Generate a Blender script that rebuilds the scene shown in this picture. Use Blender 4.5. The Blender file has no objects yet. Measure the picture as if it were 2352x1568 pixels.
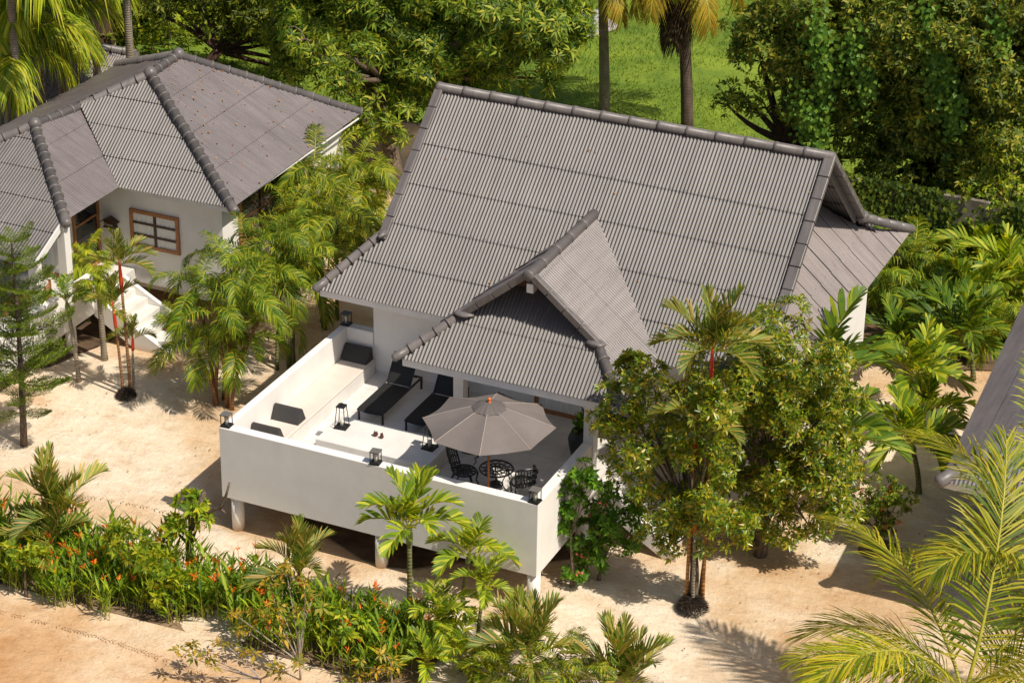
import bpy, math, random
import numpy as np
from mathutils import Matrix, Vector
random.seed(7); RNG = np.random.default_rng(7)
PI = math.pi
sc = bpy.context.scene
COL = sc.collection
# ------------------------------------------------------------------ camera
CV = [5481.72040127609, 26.721261489812825, 24.209860117742004, 0.8860091483070562]
CP = np.array([25.711056259204494, -40.901394732008065, 29.116])
_p, _y, _r = [math.radians(a) for a in CV[1:4]]
CF = np.array([-math.sin(_y) * math.cos(_p), math.cos(_y) * math.cos(_p), -math.sin(_p)])
_R0 = np.array([math.cos(_y), math.sin(_y), 0.0]); _U0 = np.cross(_R0, CF)
CR = _R0 * math.cos(_r) + _U0 * math.sin(_r); CU = -_R0 * math.sin(_r) + _U0 * math.cos(_r)
def ray(x, y): return CF + CR * (x - 1176) / CV[0] - CU * (y - 784) / CV[0]
def onz(x, y, z=0.0):
    d = ray(x, y); return CP + d * (z - CP[2]) / d[2]
def at(x, y, Y):
    d = ray(x, y); return CP + d * (Y - CP[1]) / d[1]
cam = bpy.data.cameras.new("camera"); cam.sensor_width = 36; cam.lens = CV[0] / 2352 * 36
cam.clip_end = 3000; cam.clip_start = 1
co = bpy.data.objects.new("camera", cam); COL.objects.link(co)
m = Matrix(((CR[0], CU[0], -CF[0], CP[0]), (CR[1], CU[1], -CF[1], CP[1]), (CR[2], CU[2], -CF[2], CP[2]), (0, 0, 0, 1)))
co.matrix_world = m; sc.camera = co
# ------------------------------------------------------------------ light
SAZ, SEL = math.radians(-13.5), math.radians(55)
sd = Vector((math.cos(SEL) * math.cos(SAZ), math.cos(SEL) * math.sin(SAZ), math.sin(SEL)))
sl = bpy.data.lights.new("sun", 'SUN'); sl.energy = 5.0; sl.angle = math.radians(0.5); sl.color = (1.0, 0.92, 0.79)
so = bpy.data.objects.new("sun", sl); COL.objects.link(so); so.rotation_euler = sd.to_track_quat('Z', 'Y').to_euler()
w = bpy.data.worlds.new("World"); sc.world = w; w.use_nodes = True
nt = w.node_tree; bg = nt.nodes["Background"]; sky = nt.nodes.new("ShaderNodeTexSky"); sky.sky_type = 'NISHITA'
sky.sun_disc = False; sky.sun_elevation = SEL; sky.sun_rotation = math.atan2(sd.x, sd.y)
sky.air_density = 1.0; sky.dust_density = 2.5; sky.ozone_density = 1.0
nt.links.new(sky.outputs[0], bg.inputs[0]); bg.inputs[1].default_value = 0.085
sc.view_settings.view_transform = 'Standard'; sc.view_settings.look = 'None'; sc.view_settings.exposure = 0
try:
    sc.cycles.max_bounces = 6; sc.cycles.diffuse_bounces = 4; sc.cycles.transmission_bounces = 4
    sc.cycles.glossy_bounces = 2; sc.cycles.transparent_max_bounces = 6; sc.cycles.use_denoising = True
except Exception: pass
# ------------------------------------------------------------------ materials
def _mat(name):
    M = bpy.data.materials.new(name); M.use_nodes = True
    return M, M.node_tree, M.node_tree.nodes["Principled BSDF"]
def N(nt, t, **k):
    n = nt.nodes.new(t)
    for a, b in k.items(): setattr(n, a, b)
    return n
def noise(nt, scale, detail=4, rough=.6, coord='Object', stretch=None):
    tc = N(nt, "ShaderNodeTexCoord"); n = N(nt, "ShaderNodeTexNoise"); n.inputs["Scale"].default_value = scale
    n.inputs["Detail"].default_value = detail; n.inputs["Roughness"].default_value = rough
    if stretch:
        mp = N(nt, "ShaderNodeMapping"); mp.inputs["Scale"].default_value = stretch
        nt.links.new(tc.outputs[coord], mp.inputs[0]); nt.links.new(mp.outputs[0], n.inputs[0])
    else: nt.links.new(tc.outputs[coord], n.inputs[0])
    return n
def ramp(nt, src, stops):
    r = N(nt, "ShaderNodeValToRGB"); e = r.color_ramp.elements
    while len(e) < len(stops): e.new(.5)
    for el, (p, c) in zip(e, stops): el.position = p; el.color = (*c, 1)
    nt.links.new(src, r.inputs[0]); return r
def mixc(nt, fac, a, b, mode='MIX'):
    x = N(nt, "ShaderNodeMix", data_type='RGBA', blend_type=mode)
    for s, v in ((x.inputs[0], fac), (x.inputs[6], a), (x.inputs[7], b)):
        if hasattr(v, 'is_linked') or hasattr(v, 'links'): nt.links.new(v, s)
        elif isinstance(v, tuple): s.default_value = (*v, 1)
        else: s.default_value = v
    return x.outputs[2]
def bump(nt, bs, src, strength, dist=.02, prev=None):
    b = N(nt, "ShaderNodeBump"); b.inputs["Strength"].default_value = strength; b.inputs["Distance"].default_value = dist
    nt.links.new(src, b.inputs["Height"])
    if prev is not None: nt.links.new(prev, b.inputs["Normal"])
    nt.links.new(b.outputs[0], bs.inputs["Normal"]); return b.outputs[0]
def pm(name, c1, c2, scale=3, rough=.7, bmp=0, bscale=20, metal=0, spec=.4, stretch=None, lo=.35, hi=.65):
    M, nt, bs = _mat(name)
    n = noise(nt, scale, 6, .62, stretch=stretch); r = ramp(nt, n.outputs[0], [(lo, c1), (hi, c2)])
    nt.links.new(r.outputs[0], bs.inputs["Base Color"])
    bs.inputs["Roughness"].default_value = rough; bs.inputs["Metallic"].default_value = metal
    bs.inputs["Specular IOR Level"].default_value = spec
    if bmp:
        n2 = noise(nt, bscale, 5, .7); bump(nt, bs, n2.outputs[0], bmp)
    return M
def leafm(name, cols, trans=.25, rough=.5, spec=.28):
    """leaf: a colour drawn per leaf, part of the light coming through the blade"""
    M, nt, bs = _mat(name); g = N(nt, "ShaderNodeNewGeometry")
    if 'leaf' in name and 'dry' not in name and 'dead' not in name: cols = [(min(.5, c[0] * 1.42), min(.5, c[1] * 1.18), c[2] * .9) for c in cols]
    k = len(cols); r = ramp(nt, g.outputs["Random Per Island"], [((i + .5) / k, c) for i, c in enumerate(cols)])
    oi = N(nt, "ShaderNodeObjectInfo"); hs = N(nt, "ShaderNodeHueSaturation")
    mr = N(nt, "ShaderNodeMapRange"); mr.inputs[3].default_value = .82; mr.inputs[4].default_value = 1.18
    nt.links.new(oi.outputs["Random"], mr.inputs[0]); nt.links.new(mr.outputs[0], hs.inputs["Value"])
    nt.links.new(r.outputs[0], hs.inputs["Color"]); nt.links.new(hs.outputs[0], bs.inputs["Base Color"])
    bs.inputs["Roughness"].default_value = rough; bs.inputs["Specular IOR Level"].default_value = spec
    tr = N(nt, "ShaderNodeBsdfTranslucent"); mx = N(nt, "ShaderNodeMixShader"); mx.inputs[0].default_value = trans
    gm = N(nt, "ShaderNodeMix", data_type='RGBA', blend_type='MULTIPLY'); gm.inputs[0].default_value = 1
    nt.links.new(hs.outputs[0], gm.inputs[6]); gm.inputs[7].default_value = (1.9, 1.7, .5, 1)
    nt.links.new(gm.outputs[2], tr.inputs[0]); nt.links.new(bs.outputs[0], mx.inputs[1]); nt.links.new(tr.outputs[0], mx.inputs[2])
    nt.links.new(mx.outputs[0], nt.nodes["Material Output"].inputs[0]); return M
MT = {}
# plaster: faint trowel mottling and rain streaks
def plaster(name, c1, c2):
    M, nt, bs = _mat(name)
    a = noise(nt, 1.2, 6, .6); b = noise(nt, 1.6, 5, .6, stretch=(1.6, 1.6, .3))
    r = ramp(nt, a.outputs[0], [(.3, c1), (.7, c2)]); r2 = ramp(nt, b.outputs[0], [(.3, (.90, .885, .86)), (.6, (1, 1, 1))])
    nt.links.new(mixc(nt, .3, r.outputs[0], r2.outputs[0], 'MULTIPLY'), bs.inputs["Base Color"])
    gz = N(nt, "ShaderNodeNewGeometry"); sz = N(nt, "ShaderNodeSeparateXYZ"); nt.links.new(gz.outputs["Position"], sz.inputs[0]); mz = N(nt, "ShaderNodeMapRange"); mz.inputs[1].default_value = .22; mz.inputs[2].default_value = 0.0; nt.links.new(sz.outputs[2], mz.inputs[0])
    src = bs.inputs["Base Color"].links[0].from_socket; nt.links.new(mixc(nt, mz.outputs[0], src, mixc(nt, .8, src, (.72, .56, .42), 'MULTIPLY')), bs.inputs["Base Color"])
    bs.inputs["Roughness"].default_value = .75; bs.inputs["Specular IOR Level"].default_value = .2
    n2 = noise(nt, 9, 6, .7); bump(nt, bs, n2.outputs[0], .12, .01); return M
MT['plaster'] = plaster('white_plaster', (.74, .715, .69), (.83, .805, .78))
MT['plaster_deck'] = plaster('terrace_screed', (.62, .60, .575), (.76, .735, .70))
# roof paint
def roofm(name, c1, c2, rough=.42, st=(5, .35, .35)):
    M, nt, bs = _mat(name)
    a = noise(nt, .9, 5, .65); b = noise(nt, 14, 4, .7); 
    r = ramp(nt, a.outputs[0], [(.3, c1), (.7, c2)]); r2 = ramp(nt, b.outputs[0], [(.3, (.86, .86, .86)), (.6, (1, 1, 1))])
    c = noise(nt, 1.6, 6, .7, stretch=st); r3 = ramp(nt, c.outputs[0], [(.32, (.76, .75, .74)), (.5, (1, 1, 1)), (.68, (1.18, 1.17, 1.15))])
    x = mixc(nt, .8, r.outputs[0], r2.outputs[0], 'MULTIPLY'); nt.links.new(mixc(nt, .9, x, r3.outputs[0], 'MULTIPLY'), bs.inputs["Base Color"])
    bs.inputs["Roughness"].default_value = rough; bs.inputs["Specular IOR Level"].default_value = .45; return M
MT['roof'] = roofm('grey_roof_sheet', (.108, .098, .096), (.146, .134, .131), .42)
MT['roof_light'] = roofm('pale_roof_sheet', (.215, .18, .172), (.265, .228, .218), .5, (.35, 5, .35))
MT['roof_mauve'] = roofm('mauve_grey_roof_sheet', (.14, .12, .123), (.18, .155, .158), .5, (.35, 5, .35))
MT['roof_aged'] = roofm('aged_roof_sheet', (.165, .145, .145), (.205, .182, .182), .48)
MT['ridge'] = roofm('grey_ridge_tile', (.125, .112, .110), (.165, .148, .145), .42)
MT['gap'] = pm('gap_shade_and_nails', (.012, .011, .01), (.02, .018, .017), rough=.9)  # near-black colour painted as shade in sheet laps and seams; also nail heads
MT['soffit'] = pm('red_brown_board', (.06, .022, .018), (.10, .045, .035), 2, .6, stretch=(1, 6, 6))
MT['white'] = pm('white_paint', (.72, .70, .68), (.80, .785, .76), 2, .55)
MT['wood'] = pm('brown_varnished_wood', (.26, .10, .035), (.46, .21, .08), 6, .4, .1, stretch=(6, 6, 1))
MT['wood_dark'] = pm('dark_stained_wood', (.045, .02, .012), (.10, .045, .022), 6, .45, .1, stretch=(6, 6, 1))
MT['pole'] = pm('orange_teak_pole', (.42, .14, .035), (.56, .21, .06), 8, .35, stretch=(8, 8, 1))
MT['glass'] = pm('dark_window_glass', (.012, .012, .013), (.03, .028, .028), 1.5, .06, spec=.6)
MT['curtain'] = pm('white_curtain_cloth', (.66, .65, .63), (.84, .83, .80), 6, .8, stretch=(8, 8, .6))
MT['black'] = pm('black_metal', (.012, .012, .013), (.022, .021, .022), 8, .35)
MT['iron'] = pm('black_cast_iron', (.008, .008, .008), (.018, .017, .016), 20, .3, .3, 60, spec=.6)
MT['sling'] = pm('black_sling_fabric', (.012, .012, .012), (.02, .019, .019), 60, .65)
MT['cushion'] = pm('charcoal_fabric', (.04, .037, .037), (.055, .051, .05), 40, .85, .15, 120)
MT['seatpad'] = pm('greige_seat_pad', (.60, .53, .47), (.66, .585, .52), 2, .85)
MT['canopy'] = pm('taupe_canvas', (.150, .128, .119), (.185, .160, .150), 1.2, .8, .05, 90)
MT['canopy_top'] = pm('grey_canvas', (.10, .088, .084), (.13, .113, .108), 2, .8, .05, 90)
MT['seam'] = pm('seam_thread', (.42, .36, .32), (.48, .42, .38), 3, .8)
MT['candle'] = pm('candle_wax', (.62, .58, .5), (.7, .66, .58), 3, .5)
MT['copper'] = pm('brown_glazed_pot', (.07, .022, .012), (.14, .05, .03), 10, .25)
MT['jar'] = pm('black_glazed_jar', (.012, .012, .013), (.03, .028, .028), 10, .4, .2, 30)
MT['bark'] = pm('brown_bark', (.055, .036, .024), (.20, .15, .105), 7, .9, .6, 18, stretch=(3, 3, .8))
MT['bark_dark'] = pm('dark_bark', (.035, .02, .014), (.12, .06, .035), 6, .9, .6, 14, stretch=(3, 3, .5))
MT['fur'] = pm('root_fibre', (.015, .010, .007), (.07, .048, .034), 14, .95, .8, 40)
def trunkm(name, c1, c2, ring, rs=9.0):
    M, nt, bs = _mat(name)
    n = noise(nt, 5, 5, .6, stretch=(1, 1, .5)); r = ramp(nt, n.outputs[0], [(.35, c1), (.65, c2)])
    tc = N(nt, "ShaderNodeTexCoord"); wv = N(nt, "ShaderNodeTexWave", wave_type='BANDS', bands_direction='Z')
    wv.inputs["Scale"].default_value = rs / 6.28; wv.inputs["Distortion"].default_value = .6; nt.links.new(tc.outputs["Object"], wv.inputs[0])
    r2 = ramp(nt, wv.outputs[1], [(.02, ring), (.16, (1, 1, 1))])
    nt.links.new(mixc(nt, .85, r.outputs[0], r2.outputs[0], 'MULTIPLY'), bs.inputs["Base Color"]); bs.inputs["Roughness"].default_value = .7
    bump(nt, bs, wv.outputs[1], .4, .02); return M
MT['tr_grey'] = trunkm('ringed_grey_trunk', (.20, .165, .125), (.34, .29, .22), (.35, .3, .25), 26)
MT['tr_green'] = trunkm('ringed_green_trunk', (.09, .11, .035), (.20, .19, .07), (.45, .35, .2), 22)
MT['tr_brown'] = trunkm('ringed_brown_trunk', (.20, .09, .035), (.33, .17, .07), (.3, .2, .15), 22)
MT['tr_orange'] = trunkm('ringed_orange_trunk', (.36, .16, .04), (.50, .25, .07), (.3, .2, .15), 18)
MT['tr_coco'] = trunkm('coconut_trunk', (.21, .155, .11), (.36, .29, .22), (.45, .38, .3), 40)
MT['tr_cocod'] = trunkm('dark_coconut_trunk', (.07, .045, .03), (.16, .11, .08), (.4, .3, .3), 40)
MT['red'] = pm('red_crownshaft', (.42, .022, .012), (.60, .06, .022), 8, .35, stretch=(1, 1, .3))
MT['shaft'] = pm('green_crownshaft', (.15, .21, .045), (.26, .33, .07), 6, .35, stretch=(1, 1, .3))
MT['rachis'] = pm('yellow_green_rachis', (.22, .25, .03), (.40, .38, .05), 5, .45)
MT['rachis_y'] = pm('yellow_rachis', (.30, .29, .03), (.46, .41, .05), 5, .4)
MT['lf_areca'] = leafm('areca_leaf', [(.05, .11, .012), (.08, .16, .015), (.13, .22, .018), (.20, .28, .022), (.33, .34, .035)], 0.35)
MT['lf_arecad'] = leafm('deep_areca_leaf', [(.045, .11, .012), (.07, .155, .014), (.11, .21, .016), (.17, .27, .02), (.29, .32, .03)], 0.36)
MT['lf_manila'] = leafm('lime_palm_leaf', [(.07, .15, .014), (.13, .24, .016), (.21, .32, .02), (.32, .39, .03), (.44, .45, .05)], 0.38)
MT['lf_manilad'] = leafm('mid_green_palm_leaf', [(.045, .11, .014), (.075, .16, .016), (.12, .21, .018), (.20, .28, .022)], 0.33)
MT['lf_lip'] = leafm('sealing_palm_leaf', [(.065, .13, .02), (.10, .18, .025), (.16, .24, .035), (.22, .24, .06), (.32, .27, .09)], 0.3)
MT['lf_coco'] = leafm('coconut_leaf', [(.06, .12, .010), (.10, .18, .013), (.17, .25, .018), (.28, .33, .03), (.38, .38, .04)], 0.38)
MT['lf_cocoy'] = leafm('yellowing_coconut_leaf', [(.14, .16, .02), (.26, .24, .025), (.36, .30, .03), (.20, .14, .03)], 0.3)
MT['lf_dead'] = leafm('dead_palm_leaf', [(.05, .032, .02), (.09, .06, .035), (.14, .09, .05)], .1, .8)
MT['lf_mango'] = leafm('mango_leaf', [(.03, .075, .010), (.055, .12, .012), (.09, .175, .016), (.14, .24, .022), (.27, .33, .045)], 0.34)
MT['lf_tree'] = leafm('broad_leaf', [(.03, .07, .010), (.06, .12, .012), (.10, .17, .018), (.17, .24, .025), (.29, .32, .05)], 0.34)
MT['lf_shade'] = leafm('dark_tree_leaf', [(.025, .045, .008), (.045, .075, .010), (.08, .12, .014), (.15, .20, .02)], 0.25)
MT['lf_vine'] = leafm('vine_leaf', [(.05, .14, .02), (.08, .19, .026), (.13, .25, .032)], 0.35)
MT['lf_star'] = leafm('glossy_small_leaf', [(.055, .13, .010), (.08, .175, .012), (.13, .24, .014), (.20, .32, .02), (.32, .39, .025), (.40, .33, .035)], 0.38, .34, .6)
MT['lf_mus'] = leafm('veined_bush_leaf', [(.045, .135, .012), (.065, .18, .016), (.11, .24, .02)], 0.3)
MT['lf_lime'] = leafm('lime_bush_leaf', [(.07, .16, .014), (.13, .24, .016), (.25, .36, .02), (.42, .46, .04)], 0.4)
MT['lf_sch'] = leafm('umbrella_leaf', [(.10, .15, .02), (.16, .19, .025), (.26, .24, .03), (.34, .26, .04)], .3)
MT['lf_heli'] = leafm('heliconia_leaf', [(.055, .13, .010), (.09, .20, .012), (.15, .28, .014), (.25, .38, .02)], 0.4)
MT['lf_ivy'] = leafm('ivy_leaf', [(.025, .055, .010), (.04, .085, .012), (.07, .13, .016), (.14, .20, .02)], 0.2)
MT['lf_pine'] = leafm('pine_needle', [(.06, .11, .012), (.10, .165, .014), (.16, .23, .018), (.26, .33, .03)], 0.2)
MT['lf_grass'] = leafm('grass_blade', [(.09, .17, .014), (.13, .22, .018), (.18, .26, .022), (.22, .24, .03)], .3)
MT['fl_or'] = leafm('orange_bract', [(.75, .08, .012), (.80, .16, .015), (.85, .26, .02)], .2)
MT['fl_red'] = leafm('red_flower', [(.65, .06, .025), (.75, .11, .04)], .2)
MT['fl_pink'] = leafm('pink_flower', [(.72, .16, .14), (.80, .26, .21), (.66, .10, .10)], .2)
MT['litter'] = leafm('dry_leaf', [(.30, .10, .03), (.40, .17, .05), (.18, .08, .04), (.5, .28, .12)], .1, .8)
# sand
def sandm():
    M, nt, bs = _mat('pale_sand')
    a = noise(nt, .16, 6, .6); b = noise(nt, 1.4, 8, .68); c = noise(nt, 45, 4, .7)
    st = noise(nt, .8, 7, .65, stretch=(1, 2.0, 1))
    r = ramp(nt, a.outputs[0], [(.36, (.60, .39, .215)), (.47, (.71, .53, .35)), (.56, (.83, .71, .56))])
    r2 = ramp(nt, b.outputs[0], [(.30, (.78, .70, .62)), (.52, (1, 1, 1))]); r4 = ramp(nt, st.outputs[0], [(.36, (.90, .82, .74)), (.55, (1.0, 1.0, 1.0))])
    r3 = ramp(nt, c.outputs[0], [(.25, (.80, .77, .72)), (.5, (1, 1, 1))])
    x = mixc(nt, .75, r.outputs[0], r2.outputs[0], 'MULTIPLY'); x = mixc(nt, .8, x, r4.outputs[0], 'MULTIPLY'); x = mixc(nt, .7, x, r3.outputs[0], 'MULTIPLY')
    sx = N(nt, "ShaderNodeSeparateXYZ"); tco = N(nt, "ShaderNodeTexCoord"); nt.links.new(tco.outputs["Object"], sx.inputs[0])
    mr = N(nt, "ShaderNodeMapRange"); mr.inputs[1].default_value = -3.2; mr.inputs[2].default_value = -5.4; nt.links.new(sx.outputs[1], mr.inputs[0])
    x = mixc(nt, mr.outputs[0], x, mixc(nt, .75, x, (.90, .74, .58), 'MULTIPLY'))
    # dark litter specks
    v = N(nt, "ShaderNodeTexVoronoi"); v.inputs["Scale"].default_value = 3.2; tc = N(nt, "ShaderNodeTexCoord"); nt.links.new(tc.outputs["Object"], v.inputs[0])
    sp = ramp(nt, v.outputs["Distance"], [(.035, (.30, .19, .12)), (.06, (1, 1, 1))]); x = mixc(nt, .7, x, sp.outputs[0], 'MULTIPLY')
    nt.links.new(x, bs.inputs["Base Color"]); bs.inputs["Roughness"].default_value = .95; bs.inputs["Specular IOR Level"].default_value = .1
    p = bump(nt, bs, c.outputs[0], .6, .03); p = bump(nt, bs, b.outputs[0], .9, .12, p); bump(nt, bs, st.outputs[0], .9, .14, p)
    return M
MT['sand'] = sandm()
MT['soil'] = pm('damp_soil', (.09, .055, .03), (.30, .20, .12), 1.3, .95, .6, 12)
MT['soil_dark'] = pm('dark_damp_soil', (.05, .03, .017), (.16, .10, .058), 1.6, .95, .6, 12)
MT['lawn'] = pm('lawn_turf', (.085, .15, .012), (.20, .27, .02), .45, .9, .5, 25)
MT['path'] = pm('grey_path', (.36, .33, .33), (.46, .43, .43), 2, .8)
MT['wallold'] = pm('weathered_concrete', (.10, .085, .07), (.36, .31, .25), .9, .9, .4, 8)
MT['track'] = MT['sand']
# ------------------------------------------------------------------ mesh helpers
class MB:
    def __init__(s): s.V = []; s.F = []; s.I = []; s.n = 0; s.tris = 0
    def add(s, v, f, mi=0):
        s.V.append(np.asarray(v, float).reshape(-1, 3)); s.F.extend([tuple(i + s.n for i in q) for q in f]); s.I.extend([mi] * len(f)); s.n += len(s.V[-1])
    def box(s, a, b, mi=0):
        x0, y0, z0 = a; x1, y1, z1 = b
        s.add([(x0, y0, z0), (x1, y0, z0), (x1, y1, z0), (x0, y1, z0), (x0, y0, z1), (x1, y0, z1), (x1, y1, z1), (x0, y1, z1)],
              [(0, 3, 2, 1), (4, 5, 6, 7), (0, 1, 5, 4), (1, 2, 6, 5), (2, 3, 7, 6), (3, 0, 4, 7)], mi)
    def cbox(s, c, h, M=None, mi=0):
        v = np.array([(x, y, z) for z in (-1, 1) for x, y in ((-1, -1), (1, -1), (1, 1), (-1, 1))], float) * np.array(h)
        if M is not None: v = v @ np.array(M).T
        s.add(v + np.array(c), [(0, 3, 2, 1), (4, 5, 6, 7), (0, 1, 5, 4), (1, 2, 6, 5), (2, 3, 7, 6), (3, 0, 4, 7)], mi)
    def bar(s, p, q, w, h, mi=0, up=(0, 0, 1)):
        p = np.array(p, float); q = np.array(q, float); d = q - p; L = np.linalg.norm(d); d /= L
        u = np.cross(np.array(up, float), d)
        if np.linalg.norm(u) < 1e-4: u = np.array([1., 0, 0])
        u /= np.linalg.norm(u); n = np.cross(d, u)
        s.cbox((p + q) / 2, (L / 2, w / 2, h / 2), np.array([d, u, n]).T, mi)
    def prism(s, poly, ext, mi=0):
        P = np.array(poly, float); n = len(P); E_ = np.array(ext, float)
        s.add(np.vstack([P, P + E_]), [tuple(range(n))[::-1], tuple(range(n, 2 * n))] + [(i, (i + 1) % n, n + (i + 1) % n, n + i) for i in range(n)], mi)
    def tube(s, pts, r, n=8, mi=0, cap=True):
        P = np.array(pts, float); k = len(P); rr = np.full(k, r) if np.isscalar(r) else np.array(r, float)
        T = np.gradient(P, axis=0); T /= np.linalg.norm(T, axis=1)[:, None] + 1e-12
        ref = np.array([0, 0, 1.]) if abs(T[0][2]) < .9 else np.array([1., 0, 0]); u = np.cross(T[0], ref); u /= np.linalg.norm(u)
        V = []
        for i in range(k):
            u = u - T[i] * (u @ T[i]); u /= np.linalg.norm(u) + 1e-12; v = np.cross(T[i], u)
            a = np.arange(n) * 2 * PI / n
            V.append(P[i] + rr[i] * (np.cos(a)[:, None] * u + np.sin(a)[:, None] * v))
        F = [(i * n + j, i * n + (j + 1) % n, (i + 1) * n + (j + 1) % n, (i + 1) * n + j) for i in range(k - 1) for j in range(n)]
        if cap: F += [tuple(range(n))[::-1], tuple((k - 1) * n + j for j in range(n))]
        s.add(np.vstack(V), F, mi)
    def lathe(s, c, prof, n=16, mi=0):
        c = np.array(c, float); a = np.arange(n) * 2 * PI / n; k = len(prof)
        V = np.vstack([np.stack([c[0] + r * np.cos(a), c[1] + r * np.sin(a), np.full(n, c[2] + z)], 1) for r, z in prof])
        F = [(i * n + j, i * n + (j + 1) % n, (i + 1) * n + (j + 1) % n, (i + 1) * n + j) for i in range(k - 1) for j in range(n)]
        F += [tuple(range(n))[::-1], tuple((k - 1) * n + j for j in range(n))]
        s.add(V, F, mi)
    def ball(s, c, r, n=10, mi=0, sz=1.0):
        prof = [(max(1e-3, r * math.sin(t)), -r * sz * math.cos(t)) for t in np.linspace(0.02, PI - .02, n // 2 + 2)]
        s.lathe(c, prof, n, mi)
    def mesh(s, name, mats, smooth=False):
        me = bpy.data.meshes.new(name); V = np.vstack(s.V) if s.V else np.zeros((0, 3))
        me.from_pydata(V.tolist(), [], s.F)
        for q in (mats if isinstance(mats, (list, tuple)) else [mats]): me.materials.append(MT[q] if isinstance(q, str) else q)
        if len(me.materials) > 1: me.polygons.foreach_set("material_index", s.I)
        if smooth: me.polygons.foreach_set("use_smooth", [True] * len(me.polygons))
        me.update(); return me
    def build_each(s, name, mats, parent=None, loc=None):
        off = 0; fi = 0
        for v in s.V:
            m_ = MB(); k = len(v); fs = []
            while fi < len(s.F) and max(s.F[fi]) < off + k: fs.append(tuple(q - off for q in s.F[fi])); fi += 1
            m_.add(v, fs); m_.build(name, mats, parent, loc=loc); off += k
    def build(s, name, mats, parent=None, smooth=False, loc=None, bev=0):
        o = bpy.data.objects.new(name, s.mesh(name, mats, smooth)); COL.objects.link(o)
        if parent is not None: o.parent = parent
        if loc is not None: o.location = loc
        if bev:
            b = o.modifiers.new("bevel", 'BEVEL'); b.width = bev; b.segments = 2; b.limit_method = 'ANGLE'
        return o
def np_mesh(name, V, F, mats, MI=None, smooth=False):
    """V (n,3), F list of (m,k) int arrays"""
    me = bpy.data.meshes.new(name); V = np.asarray(V, np.float32)
    me.vertices.add(len(V)); me.vertices.foreach_set("co", V.ravel())
    loops = np.concatenate([f.ravel() for f in F]); tot = np.concatenate([np.full(len(f), f.shape[1]) for f in F])
    start = np.concatenate([[0], np.cumsum(tot)[:-1]])
    me.loops.add(len(loops)); me.loops.foreach_set("vertex_index", loops.astype(np.int32))
    me.polygons.add(len(tot)); me.polygons.foreach_set("loop_start", start.astype(np.int32)); me.polygons.foreach_set("loop_total", tot.astype(np.int32))
    for q in (mats if isinstance(mats, (list, tuple)) else [mats]): me.materials.append(MT[q] if isinstance(q, str) else q)
    if MI is not None: me.polygons.foreach_set("material_index", np.asarray(MI, np.int32))
    if smooth: me.polygons.foreach_set("use_smooth", np.ones(len(tot), bool))
    me.update(calc_edges=True); me.validate(); return me
def link(name, me, parent=None, loc=None):
    o = bpy.data.objects.new(name, me); COL.objects.link(o)
    if parent is not None: o.parent = parent
    if loc is not None: o.location = loc
    return o
def thing(name, label, cat, loc=(0, 0, 0), rz=0, group=None):
    o = bpy.data.objects.new(name, None); COL.objects.link(o); o.empty_display_size = .2
    o.location = loc; o.rotation_euler = (0, 0, rz); return tag(o, label, cat, group)
def tag(o, label, cat, group=None, kind=None):
    if label: o['label'] = label
    if cat: o['category'] = cat
    if group: o['group'] = group
    if kind: o['kind'] = kind
    return o
def kids(o): return [c for c in ALLKIDS.get(o.name, [])]
def copy_tree(o, loc=None, rz=None, label=None):
    r = o.copy(); COL.objects.link(r)
    for ch in [c for c in bpy.data.objects if c.parent == o]:
        c = ch.copy(); COL.objects.link(c); c.parent = r
        for g in [x for x in bpy.data.objects if x.parent == ch]:
            d = g.copy(); COL.objects.link(d); d.parent = c
    if loc is not None: r.location = loc
    if rz is not None: r.rotation_euler = (0, 0, rz)
    if label: r['label'] = label
    return r
def nrm(v): return v / (np.linalg.norm(v, axis=-1, keepdims=True) + 1e-9)
# ------------------------------------------------------------------ leaves
def leaf_arrays(P, D, U, L, W, droop=.15, fold=.12):
    """one folded blade per row: base, sides, middle, tip"""
    S = nrm(np.cross(D, U)); Nn = nrm(np.cross(S, D)); L = L[:, None]; W = W[:, None]
    mid = P + D * L * .5 - Nn * W * fold
    V = np.stack([P, P + D * L * .45 + S * W * .5 + Nn * W * .1, P + D * L - Nn * L * droop, P + D * L * .45 - S * W * .5 + Nn * W * .1, mid], 1).reshape(-1, 3)
    b = (np.arange(len(P)) * 5)[:, None]
    F = np.concatenate([b + np.array([[0, 1, 2, 4]]), b + np.array([[0, 4, 2, 3]])])
    return V, F
def rosettes(P, A, k, L, W, rng, open_=1.1, droop=.15, jit=.25):
    """k leaves round an axis at every point"""
    n = len(P); A = nrm(A); ref = np.where(np.abs(A[:, 2:3]) < .9, np.array([[0, 0, 1.]]), np.array([[1., 0, 0]]))
    u = nrm(np.cross(A, ref)); v = np.cross(A, u)
    PP = np.repeat(P, k, 0); AA = np.repeat(A, k, 0); uu = np.repeat(u, k, 0); vv = np.repeat(v, k, 0)
    th = (np.tile(np.arange(k), n) * 2.4 + np.repeat(rng.uniform(0, 6.28, n), k))[:, None]
    op = (open_ + rng.normal(0, jit, (n * k, 1)))
    D = nrm(AA * np.cos(op) + (uu * np.cos(th) + vv * np.sin(th)) * np.sin(op)); 
    LL = L * rng.uniform(.65, 1.15, n * k); PP = PP + D * 0.02
    LL = LL * rng.choice([.7, 1, 1, 1.2], n * k)
    return leaf_arrays(PP, D, AA, LL, W * LL / L * rng.uniform(.8, 1.1, n * k), droop)
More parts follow.
